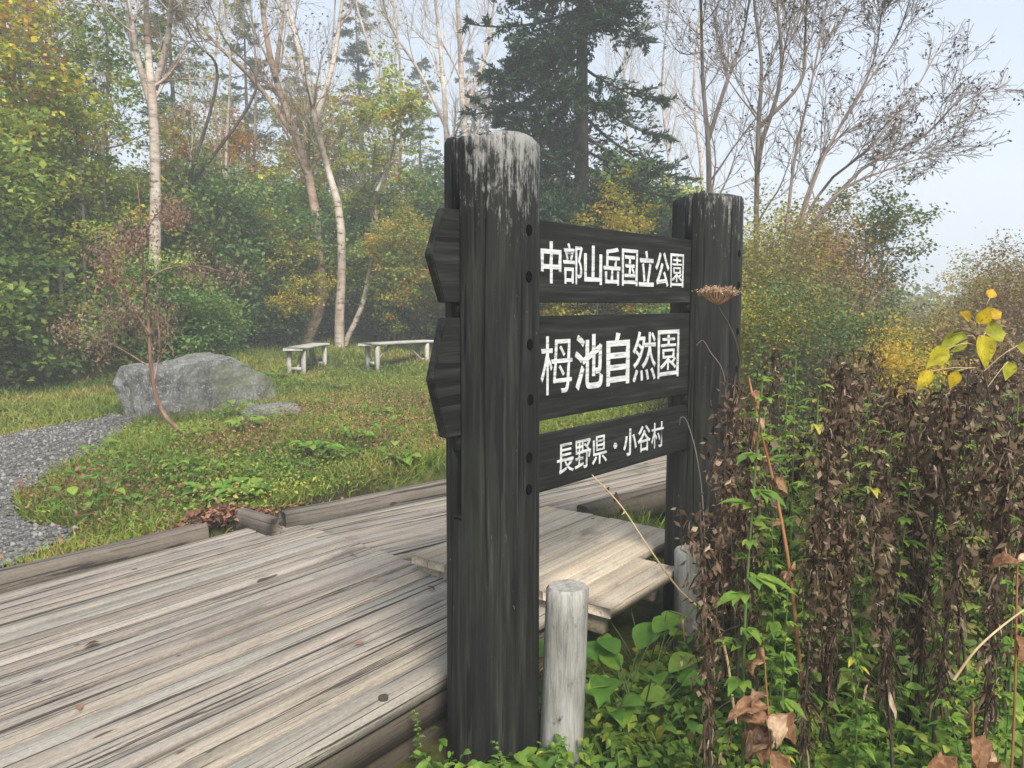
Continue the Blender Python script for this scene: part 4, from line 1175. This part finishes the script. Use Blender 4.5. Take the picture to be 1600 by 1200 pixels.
# leaning sapling in the grass bank
rng = np.random.default_rng(91)
SY = 6.5
b0 = onz(312, 697, .33)
SY = b0[1]
sp_ = thing('sapling', 'slender leaning sapling with russet leaves in front of the boulder', 'sapling', (b0[0], b0[1], h1(b0[0], b0[1])))
o0 = np.array((b0[0], b0[1], h1(b0[0], b0[1])))
def sp(px, py, dy=0): return aty(px, py, SY + dy) - o0
main = poly_pts([(0.02, 0, -.1), sp(290, 680), sp(255, 645), sp(238, 590), sp(232, 500, .05), sp(224, 420), sp(220, 340, -.05), sp(214, 285)], 24)
a = Acc(); a.tubes(main[None], np.linspace(.026, .003, 24)[None], 8)
subs = [[sp(236, 575), sp(205, 555, .1), sp(170, 535, .25), sp(130, 520, .3), sp(110, 515, .3)], [sp(233, 520), sp(205, 480, -.1), sp(180, 440, -.2), sp(165, 420, -.25)],
        [sp(228, 440), sp(260, 420, .1), sp(310, 415, .2), sp(360, 430, .3)], [sp(226, 420), sp(210, 390, -.1), sp(190, 375, -.2)], [sp(220, 370), sp(245, 335, .1), sp(265, 325, .1)],
        [sp(240, 600), sp(250, 540, .05), sp(243, 480, .1)], [sp(229, 460), sp(215, 500, .2), sp(170, 500, .3)]]
SB = np.array([poly_pts(s, 10) for s in subs])
SR = np.linspace(.009, .003, 10)[None].repeat(len(subs), 0)
a.tubes(SB, SR, 5)
T2, R2, _, ti = spawn(SB, SR, 9, rng, .25, 1, R(50), .3, .22, 4, -.03, .15, .6)
a.tubes(T2, np.maximum(R2, .002), 3)
a.build('trunk', M['bark_sap'], sp_)
a = Acc(); n_ = 1
P = np.repeat(np.concatenate((T2[:, 1], T2[:, 2], T2[:, 3])), 20, 0)
n_ = len(P)
P = P + rng.normal(size=(n_, 3)) * np.array((.06, .06, .05)) - np.array((0, 0, .02))
D = rng.normal(size=(n_, 3)) * .6; D[:, 2] -= .5
ribbons(a, P, D, rng.normal(size=(n_, 3)) + np.array((0, 0, .6)), rng.uniform(.018, .042, n_), rng.uniform(.004, .009, n_), np.clip(rng.normal(.62, .2, n_) + .25 * wav(P[:, 0], P[:, 2], 4), 0, 1), (.2, 1, 0), .15)
a.build('crown', M['sapleaf'], sp_)

# ------------------------------------------------------------------ right foreground: withered stalks
def dry_proto(seed, H, nl, t0=.3):
    rng = np.random.default_rng(seed)
    root = thing('dry_stalk', '', 'dry plant')
    bend = rng.uniform(-.07, .07, 2)
    st = poly_pts([(0, 0, -.06), (bend[0] * .4, bend[1] * .4, H * .45), (bend[0] + rng.normal(0, .02), bend[1] + rng.normal(0, .02), H)], 12)
    a = Acc(); a.tubes(st[None], np.linspace(.0055, .0022, 12)[None], 5)
    P1, R1, t1, _ = spawn(st[None], np.linspace(.0055, .002, 12)[None], 12, rng, .4, .98, R(32), .2, .085, 4, -.06, .10, .6)
    a.tubes(P1, np.maximum(R1, .0013), 3)
    a.build('stem', M['dry_stem'], root)
    a = Acc()
    # narrow dead leaves hang in tufts from the nodes
    nodes = np.sort(rng.uniform(t0, .99, 17 + int(nl / 50)))
    t = np.clip(rng.choice(nodes, nl) + rng.normal(0, .012, nl), 0, .999)
    f = t * 11; i = np.minimum(f.astype(int), 10)
    pos = st[i] + (st[i + 1] - st[i]) * (f - i)[:, None]
    an = rng.uniform(0, 2 * PI, nl)
    off = np.stack((np.cos(an), np.sin(an), rng.uniform(-1.2, .5, nl)), -1)
    side = rng.random(nl) < .22
    sp_ = P1[rng.integers(0, len(P1), nl), rng.integers(1, 4, nl)]
    pos = np.where(side[:, None], sp_, pos)
    long_ = rng.random(nl) < .55
    off[:, 2] = np.where(long_, -rng.uniform(.6, 2.5, nl), off[:, 2])
    L_ = np.where(long_, rng.uniform(.035, .095, nl), rng.uniform(.014, .045, nl)) * (1.15 - .45 * t)
    withered(a, pos, off, L_, L_ * np.where(long_, rng.uniform(.035, .075, nl), rng.uniform(.07, .15, nl)), np.clip(rng.beta(1.2, 1.8, nl), 0, 1), rng)
    # fluffy dead tip and crumbs
    m = nl
    t = rng.beta(2.6, 1.0, m) * (.97 - t0) + t0
    f = t * 11; i = np.minimum(f.astype(int), 10)
    P = st[i] + (st[i + 1] - st[i]) * (f - i)[:, None] + rng.normal(size=(m, 3)) * .022
    kites(a, P, rng.normal(size=(m, 3)) - np.array((0, 0, .5)), rng.normal(size=(m, 3)), rng.uniform(.012, .035, m), rng.uniform(.003, .008, m), rng.beta(1.5, 2, m))
    a.build('withered_leaves', M['dry_leaf'], root)
    return root
protos = [dry_proto(200 + i, 1.0, [230, 290, 170, 310, 250][i], [.30, .40, .5, .25, .38][i]) for i in range(5)]
GR = 'withered stalks beside the sign'
rg = random.Random(17)
spots = []
# hand-placed near ones: (picture x, picture y of the tip, depth)
for px, py, Y in [(1114, 690, 2.05), (1148, 590, 2.5), (1180, 640, 2.3), (1255, 800, 1.9), (1318, 560, 2.5), (1352, 540, 2.8), (1290, 690, 2.2), (1395, 640, 2.2), (1450, 600, 2.3),
                  (1500, 640, 2.0), (1545, 560, 2.3), (1590, 560, 2.2), (1430, 760, 1.8), (1570, 700, 1.8), (1210, 660, 2.9), (1120, 800, 1.7), (1385, 585, 3.0)]:
    spots.append((px, py, Y))
while len(spots) < 82:
    Y = rg.uniform(2.1, 4.6)
    px = rg.uniform(1150, 1680)
    if px < 1190 and Y > 3.2: continue
    if Y < 3.4 and (1208 < px < 1296 or 1380 < px < 1418 or 1488 < px < 1524) and rg.random() < .85: continue
    py = rg.uniform(540, 840) if Y < 3.2 else rg.uniform(535, 690)
    spots.append((px, py, Y))
for i, (px, py, Y) in enumerate(spots):
    p = aty(px, py, Y)
    x = p[0] - rg.uniform(-.04, .04); z0 = h1(x, Y)
    hh = max(.5, p[2] - z0)
    place(protos[i % 5], x, Y, z0, rg.uniform(0, 6.28), hh, 'dark brown withered stalk with hanging dead leaves right of the sign', GR, None, (rg.uniform(-.12, .12), rg.uniform(-.12, .12)))

# rust-coloured tall stem, straw arching over the landing, hooked dry stems, dried umbel
def stem_thing(name, label, cat, pts, r, mat, leaves=None):
    o0 = np.array(pts[0], float)
    root = thing(name, label, cat, tuple(o0))
    P = poly_pts([np.array(p) - o0 for p in pts], 24)
    a = Acc(); a.tubes(P[None], np.linspace(r, r * .45, 24)[None], 6)
    a.build('stem', mat, root)
    if leaves:
        leaves(root, P)
    return root
def tan_leaves(n, size, t0, seed, mat, droop=.5):
    def f(root, P):
        rng = np.random.default_rng(seed)
        a = Acc(); i = (rng.uniform(t0, 1, n) * 22).astype(int)
        pos = P[i]; D = rng.normal(size=(n, 3)); D[:, 2] -= droop
        L_ = size * rng.uniform(.6, 1.3, n)
        for q in range(n): crumple(a, pos[q], D[q], rng.normal(size=3) + np.array((0, -.6, .4)), L_[q], L_[q] * .3, seed * 50 + q, rng.random())
        a.build('withered_leaves', mat, root)
    return f
g = onz(1235, 1120, 0)
stem_thing('tall_rust_stem', 'tall rust-orange dead stem standing among the brown stalks', 'dry plant', [aty(1258, 1120, 2.0), aty(1235, 900, 2.0), aty(1210, 760, 2.03), aty(1185, 660, 2.05), aty(1170, 590, 2.07)], .0055, M['rust_stem'], tan_leaves(14, .05, .25, 5, M['tan_leaf']))
stem_thing('straw_stalk', 'thin straw-coloured stalk arching across in front of the landing', 'dry plant', [aty(1150, 1130, 2.1), aty(1125, 990, 2.15), aty(1060, 920, 2.3), aty(1010, 850, 2.4), aty(970, 790, 2.45), aty(925, 742, 2.5)], .0042, M['straw'], tan_leaves(5, .035, .75, 6, M['dry_leaf'], 1.2))
stem_thing('hooked_stem', 'thin pale hooked dry stem before the far sign post, lower one', 'dry plant', [aty(1105, 1080, 2.3), aty(1100, 820, 2.5), aty(1090, 720, 2.55), aty(1074, 660, 2.6), aty(1064, 652, 2.6), aty(1062, 664, 2.6)], .002, M['bark_grey'])
stem_thing('hooked_stem', 'thin pale hooked dry stem before the far sign post, upper one', 'dry plant', [aty(1150, 1000, 2.5), aty(1136, 700, 2.7), aty(1132, 590, 2.75), aty(1110, 550, 2.75), aty(1098, 532, 2.75), aty(1088, 540, 2.75)], .002, M['bark_grey'])
stem_thing('straw_stalk', 'pale bent straw in front of the stalks at the right', 'dry plant', [aty(1490, 1062, 1.5), aty(1530, 1010, 1.5), aty(1590, 960, 1.55), aty(1640, 930, 1.6)], .003, M['straw'])
def umbel(px, py, Y, label):
    tip = aty(px, py + 22, Y)
    base = aty(px + 20, 1080, Y + .1); base[2] = h1(base[0], base[1])
    root = thing('dried_umbel', label, 'dry flower', tuple(base))
    P = poly_pts([(0, 0, 0), (aty(px + 32, 640, Y + .05) - base), (aty(px + 30, 540, Y) - base), tip - base], 20)
    a = Acc(); a.tubes(P[None], np.linspace(.006, .003, 20)[None], 6)
    a.build('stem', M['dry_stem'], root)
    rng = np.random.default_rng(8); n = 46
    an = rng.uniform(0, 2 * PI, n); rr = .078 * np.sqrt(rng.random(n))
    end = np.stack((rr * np.cos(an), rr * np.sin(an), .062 - .02 * (rr / .078) ** 2), -1) + P[-1]
    mid = P[-1] + (end - P[-1]) * np.array((.6, .6, .45))
    a = Acc(); a.tubes(np.stack((np.repeat(P[-1][None], n, 0), mid, end), 1), np.full((n, 3), .0012), 3)
    m = n * 16
    Q = np.repeat(end, 16, 0) + rng.normal(size=(m, 3)) * np.array((.008, .008, .004))
    kites(a, Q, rng.normal(size=(m, 3)), rng.normal(size=(m, 3)), rng.uniform(.006, .011, m), .0025, rng.uniform(.5, 1, m))
    a.build('flower_head', M['tan_leaf'], root)
umbel(1121, 455, 2.75, 'flat-topped dried umbel on a thin stem before the far sign post')

# dead tan leaves, near right corner
def dead_leaf_plant(px, py, Y, label, n, size, seed):
    tip = aty(px, py, Y); base = np.array((tip[0] + .03, Y + .05, h1(tip[0], Y)))
    def f(root, P):
        rng = np.random.default_rng(seed)
        for q in range(n):
            a = Acc(); i = 23 - int(rng.integers(0, 7))
            an = rng.uniform(0, 2 * PI)
            D = np.array([[math.cos(an), math.sin(an), rng.uniform(-.7, .3)]])
            crumple(a, P[i], D[0], (rng.normal() * .5, rng.normal() * .5 - .3, 1.), size * rng.uniform(.7, 1.3), size * rng.uniform(.3, .45), int(rng.integers(1, 999)), rng.uniform(.1, .9))
            a.build('leaf', M['tan_leaf'], root, smooth=True)
    return stem_thing('withered_plant', label, 'dry plant', [base, base + (tip - base) * .5 + np.array((.02, 0, 0)), tip], .004, M['rust_stem'], f)
dead_leaf_plant(1520, 1095, 1.30, 'broad curled tan leaves on a dead plant near the lower right corner', 6, .085, 1)
dead_leaf_plant(1600, 1150, 1.20, 'crumpled brown dead leaves cut by the lower right corner', 5, .08, 2)
dead_leaf_plant(1490, 1185, 1.18, 'pale tan dead leaf at the bottom edge on the right', 4, .075, 3)
dead_leaf_plant(1195, 1035, 1.75, 'orange-brown shrivelled leaves on a dead plant right of the green leaves', 7, .095, 4)
dead_leaf_plant(1200, 1120, 1.70, 'brown shrivelled leaf hanging near the bottom edge', 4, .09, 6)
dead_leaf_plant(1590, 875, 1.55, 'cream dead leaf sticking in at the right edge', 3, .07, 5)

# big yellow leaves at the right
yb = aty(1560, 900, 2.1); yb[2] = h1(yb[0], yb[1])
yl = thing('yellow_vine', 'twig with large heart-shaped yellow leaves at the right', 'vine', tuple(yb))
YP = poly_pts([(0, 0, 0), aty(1575, 800, 2.1) - yb, aty(1545, 620, 2.1) - yb, aty(1525, 520, 2.1) - yb, aty(1545, 470, 2.1) - yb], 20)
a = Acc(); a.tubes(YP[None], np.linspace(.003, .0015, 20)[None], 5)
for q in [(1490, 520), (1560, 545), (1470, 560)]:
    e = aty(*q, 2.1) - yb; s = YP[14]
    a.tubes(poly_pts([s, (s + e) / 2 + np.array((0, 0, .01)), e], 6)[None], np.full((1, 6), .0018), 4)
a.build('stem', M['dry_stem'], yl)
for (px, py, dx, dz, L_, W_, tt) in [(1530, 525, .25, -1, .105, .045, .55), (1540, 520, .9, .05, .075, .040, .3), (1510, 525, -.9, -.5, .10, .036, .25), (1480, 545, -.8, -.7, .085, .03, .5), (1575, 565, -.1, -1, .06, .028, .35),
                                     (1528, 505, .3, .9, .07, .028, .8), (1545, 495, .9, .4, .05, .024, .9), (1515, 500, -.7, .5, .055, .02, .95), (1545, 465, .5, .8, .04, .018, .9), (1455, 580, -.6, -.8, .075, .022, .7), (1590, 540, .8, -.4, .055, .022, .3), (1495, 580, -.2, -1, .06, .02, .8)]:
    a = Acc(); p = aty(px, py, 2.1 + rnd.uniform(-.03, .03)) - yb
    qn = YP[np.argmin(np.linalg.norm(YP - (p + np.array((0, 0, -.03))), axis=1))]
    b = Acc(); b.tubes(poly_pts([qn, (qn + p) / 2 + np.array((0, -.01, .012)), p], 6)[None], np.full((1, 6), .0013), 4); b.build('stalk', M['straw'], yl)
    ribbons(a, p[None], np.array([[dx, rnd.uniform(-.3, .3), dz]]), np.array([[rnd.uniform(-.4, .4), -1., .5]]), [L_ * .82], [W_ * .82], [max(0, tt - .08)], (.25, .85, 1, .9, .62, .28, 0), .1, .22)
    a.build('leaf', M['yellowleaf'], yl, smooth=True)

# ------------------------------------------------------------------ right ground cover
rng = np.random.default_rng(123)
def region_right(n, rng, ymin=.9, ymax=7):
    xs = rng.uniform(-.6, 5.5, n); ys = rng.uniform(ymin, ymax, n)
    ly = DL[0] * xs + DL[1] * ys; l2 = L2[0] * xs + L2[1] * ys
    k = (ly < 1.60) & ((l2 < 3.0) | (DX[0] * xs + DX[1] * ys < 3)) & (xs / ys < .85) & (xs / ys > -.3)
    lx = DX[0] * xs + DX[1] * ys
    k &= ~((lx > 2.55) & (lx < 3.75) & (ly > 1.42))
    for cx, cy_, rr in ((C1[0], C1[1], .175), (C1[0] + SD[0] * S2, C1[1] + SD[1] * S2, .18), (.158, 2.375, .085), (.775, 3.25, .08)):
        k &= (xs - cx) ** 2 + (ys - cy_) ** 2 > rr ** 2
    d = np.hypot(xs, ys)
    k &= rng.random(n) < np.clip(2.2 / d, .1, 1) ** 1.3
    return xs[k], ys[k]
xs, ys = region_right(150000, rng); n = len(xs)
edge = sstep(.05, .8, xs - .15 * ys)
top = (.13 + .22 * edge) * (1 + .35 * wav(xs, ys, 3, 2))
z = hgt(xs, ys) + .01 + top * rng.random(n) ** 1.3
P = np.stack((xs, ys, z), -1)
D = rng.normal(size=(n, 3)); D[:, 2] = D[:, 2] * .4 + .1
Nn = rng.normal(size=(n, 3)) * .45; Nn[:, 2] = 1
t = np.clip(.54 + .2 * wav(xs, ys, 2.2, 3) + .15 * wav(xs, ys, 6, 5) + rng.normal(0, .15, n), 0, 1)
a = Acc()
L_ = rng.uniform(.022, .065, n) * (1 + .4 * wav(xs, ys, 4, 8))
ribbons(a, P, D, Nn, L_, L_ * rng.uniform(.18, .34, n), t, (.2, .9, .8, 0), .3, .2)
# little stalks carrying them
q = slice(None, None, 5)
Pb = P[q].copy(); Pb[:, 2] = hgt(xs[q], ys[q]); Pb[:, :2] += rng.normal(0, .02, (len(Pb), 2))
a.tubes(np.stack((Pb, (Pb + P[q]) / 2 + rng.normal(0, .008, Pb.shape), P[q]), 1), np.full((len(Pb), 3), .0012), 3, .4)
tag(a.build('weed_cover', M['weed']), 'fresh green weeds covering the ground right of the sign', 'weeds', kind='stuff')
xs, ys = region_right(60000, rng); n = len(xs)
P = np.stack((xs, ys, hgt(xs, ys) - .005), -1)
D = rng.normal(size=(n, 3)) * .4; D[:, 2] = 1
a = Acc(); blades(a, P, D, rng.uniform(.06, .26, n) * (.5 + .5 * sstep(0, .7, xs)), rng.uniform(.0012, .003, n), rng.uniform(-.9, .9, n), np.clip(rng.normal(.35, .2, n), 0, 1), rng, 4)
tag(a.build('grass', M['grass']), 'thin green grass between the weeds right of the sign', 'grass', kind='stuff')
# ferny tuft growing past the landing
c = onz(965, 824, .2); n = 1700
P = np.stack((c[0] + rng.normal(0, .15, n), c[1] + rng.normal(0, .12, n), np.full(n, .05)), -1)
D = rng.normal(size=(n, 3)) * .5; D[:, 2] = 1
tu = thing('grass_tuft', 'green grassy tuft behind the landing boards', 'grass tuft', (c[0], c[1], .02))
a = Acc(); P -= np.array((c[0], c[1], .05))
blades(a, P, D, rng.uniform(.16, .36, n), rng.uniform(.003, .006, n), rng.uniform(-1, 1, n), np.clip(rng.normal(.28, .16, n), 0, 1), rng, 4)
a.build('blades', M['grass'], tu)

# broad-leaved plants
def rosette(px, py, zz, n, size, label, seed, up=.8, tall=1.):
    p = onz(px, py, zz); z0 = h1(p[0], p[1])
    root = thing('broad_leaf_plant', label, 'plant', (p[0], p[1], z0))
    rng = np.random.default_rng(seed)
    for i in range(n):
        an = i * 2.4 + rng.uniform(-.3, .3); st = rng.uniform(.06, .14) * tall
        e = np.array((math.cos(an) * st * .7, math.sin(an) * st * .7, st * rng.uniform(.7, 1.3)))
        a = Acc(); a.tubes(poly_pts([(0, 0, -.01), e * .5 + np.array((0, 0, .015)), e], 5)[None], np.full((1, 5), .0028), 4); a.build('stalk', M['green_stem'], root)
        a = Acc()
        D = np.array([[math.cos(an), math.sin(an), rng.uniform(.1, up)]])
        ribbons(a, e[None], D, np.array([[-math.cos(an) * .4, -math.sin(an) * .4 - .15, 1.]]), [size * rng.uniform(.75, 1.15)], [size * rng.uniform(.26, .36)], [rng.random()], (.2, .75, 1, .95, .72, .38, 0), .3, .2)
        a.build('leaf', M['bigleaf'], root, smooth=True)
rosette(960, 1140, 0, 9, .17, 'broad-leaved green plant at the foot of the near stake', 1, tall=2.)
rosette(1000, 1150, 0, 8, .15, 'broad-leaved green plant right of the near stake', 2, tall=2.1)
rosette(925, 1170, 0, 6, .11, 'small broad-leaved plant against the near stake', 3, tall=1.8)
rosette(1010, 1060, 0, 7, .11, 'broad-leaved plant below the far sign post', 7, tall=2.)
rosette(1300, 1120, 0, 8, .12, 'broad-leaved plant among the withered stalks', 4, tall=1.9)
rosette(1420, 1060, 0, 7, .12, 'broad green leaves in the shade of the stalks', 9, tall=1.9)
def bank_herb(px, py, n, size, label, seed):
    rosette(px, py, .34, n, size, label, seed, .5)
bank_herb(660, 745, 8, .13, 'leafy green herb beside the kerb near the sign', 12)
bank_herb(575, 755, 6, .09, 'small leafy herb on the bank by the kerb', 13)
bank_herb(385, 695, 8, .15, 'leafy green herb in the middle of the grass bank', 14)
bank_herb(370, 655, 7, .14, 'light green herb in front of the boulder', 15)
bank_herb(430, 600, 7, .16, 'light green herb at the right end of the boulder', 16)
bank_herb(330, 770, 6, .10, 'green herb in the grass above the kerb', 17)
bank_herb(500, 720, 6, .11, 'small green herb on the bank left of the sign', 18)
bank_herb(330, 555, 9, .22, 'tall pale herb growing behind the boulder', 19)

rg = random.Random(51); hp = bpy.data.objects['broad_leaf_plant']
BL = [o for o in bpy.data.objects if o.name.startswith('broad_leaf_plant')]
cnt = 0
while cnt < 46:
    px, py = rg.uniform(120, 690), rg.uniform(610, 800)
    p = onz(px, py, .36)
    if DL[0] * p[0] + DL[1] * p[1] < 3.95 or L2[0] * p[0] + L2[1] * p[1] < 4.3 or bool(on_path(np.array([p[0]]), np.array([p[1]]))[0]): continue
    if (p[0] - bx) ** 2 + (p[1] - by) ** 2 < 1.1: continue
    o = copy_tree(rg.choice(BL)); sc = rg.uniform(.4, .85)
    o.location = (p[0], p[1], h1(p[0], p[1])); o.scale = (sc, sc, sc); o.rotation_euler = (0, 0, rg.uniform(0, 6.28))
    tag(o, 'low leafy herb scattered in the grass bank beside the boardwalk', 'plant', 'small herbs on the grass bank'); cnt += 1

# mugwort-like green plants among the stalks
def weed_proto(seed, H):
    rng = np.random.default_rng(seed)
    root = thing('green_weed', '', 'plant')
    st = poly_pts([(0, 0, -.03), (rng.normal(0, .03), rng.normal(0, .03), H * .5), (rng.normal(0, .06), rng.normal(0, .06), H)], 10)
    a = Acc(); a.tubes(st[None], np.linspace(.004, .002, 10)[None], 5)
    n = 26
    t = np.linspace(.15, 1, n); f = t * 9; i = np.minimum(f.astype(int), 8)
    pos = st[i] + (st[i + 1] - st[i]) * (f - i)[:, None]
    an = np.arange(n) * 2.4
    D = np.stack((np.cos(an), np.sin(an), rng.uniform(.1, .6, n)), -1)
    Lp = rng.uniform(.05, .09, n) * (1.1 - .5 * t)
    a.build('stem', M['green_stem'], root)
    a = Acc()
    for off, ls, ws in ((0, 1., .22), (.55, .62, .2), (-.55, .62, .2), (1.05, .45, .2), (-1.05, .45, .2)):
        c_, s_ = math.cos(off), math.sin(off)
        Dr = np.stack((D[:, 0] * c_ - D[:, 1] * s_, D[:, 0] * s_ + D[:, 1] * c_, D[:, 2] * .7), -1)
        ribbons(a, pos + D * (Lp * (.25 if abs(off) < 1 else .12))[:, None], Dr, np.tile((0, 0, 1.), (n, 1)) + rng.normal(size=(n, 3)) * .2, Lp * ls * 1.1, Lp * ws, np.clip(.30 + .25 * t + rng.normal(0, .16, n), 0, 1), (.2, .9, .9, .5, 0), .45, .15)
    a.build('leaves', M['weed'], root)
    return root
wp = [weed_proto(300 + i, h_) for i, h_ in enumerate((1.0, .8, .6, .9))]
rg = random.Random(29)
for i in range(96):
    Y = rg.uniform(1.75, 5.2); px = rg.uniform(1150, 1640)
    x = (px - 800) / FPX * Y
    if abs(x - .87) < .25 and abs(Y - 3.49) < .3: continue
    place(wp[i % 4], x, Y, h1(x, Y), rg.uniform(0, 6.28), rg.uniform(.40, .80) if Y < 2.7 and i % 4 else rg.uniform(.7, 1.3), 'leafy green weed growing up between the withered stalks', 'green weeds among the stalks')
for i, (px, py, Y) in enumerate([(1245, 560, 2.7), (1262, 600, 2.5), (1280, 640, 2.6), (1225, 650, 2.4), (1255, 700, 2.3), (1400, 610, 2.7), (1396, 680, 2.4), (1510, 640, 2.5), (1505, 700, 2.3), (1230, 590, 3.0), (1290, 580, 3.1), (1340, 700, 2.3), (1425, 740, 2.2), (1560, 720, 2.3), (1185, 760, 2.4), (1275, 760, 2.2)]):
    p = aty(px, py, Y); z0 = h1(p[0], Y)
    sw = {'leaves': M['weed_pale']} if i % 3 else None
    place(wp[(0, 3)[i % 2]], p[0], Y, z0, i * 1.9, (p[2] - z0) / (1.0, .9)[i % 2], 'tall yellow-green weed standing in a gap of the withered stalks' if sw else 'tall green weed standing in a gap of the withered stalks', 'tall weeds in the gaps of the stalks', sw)
# little plant at the foot of the near post
p = aty(785, 1195, 2.12)
for q, (px, lb, sc) in enumerate([(790, 'tiny yellow-green weed at the foot of the near sign post', .28), (640, 'small weed in the gap beneath the boardwalk edge', .26), (870, 'yellow-tipped weed at the base of the near stake', .24)]):
    Y = (2.13, 2.35, 2.2)[q]; x = (px - 800) / FPX * Y
    place(wp[1], x, Y, h1(x, Y), q * 1.1, sc, lb)

# ------------------------------------------------------------------ mist
m, N, L = new_mat('mist')
pv = N.new('ShaderNodeVolumePrincipled'); pv.inputs['Density'].default_value = .0075
pv.inputs['Color'].default_value = (.93, .96, 1, 1)
o = N.new('ShaderNodeOutputMaterial'); L.new(pv.outputs[0], o.inputs['Volume'])
a = Acc(); a.box(-140, 140, -130, 140, -5, 24)
hz = a.build('haze', m)
tag(hz, 'thin pale morning mist hanging through the wood', 'mist', kind='stuff')
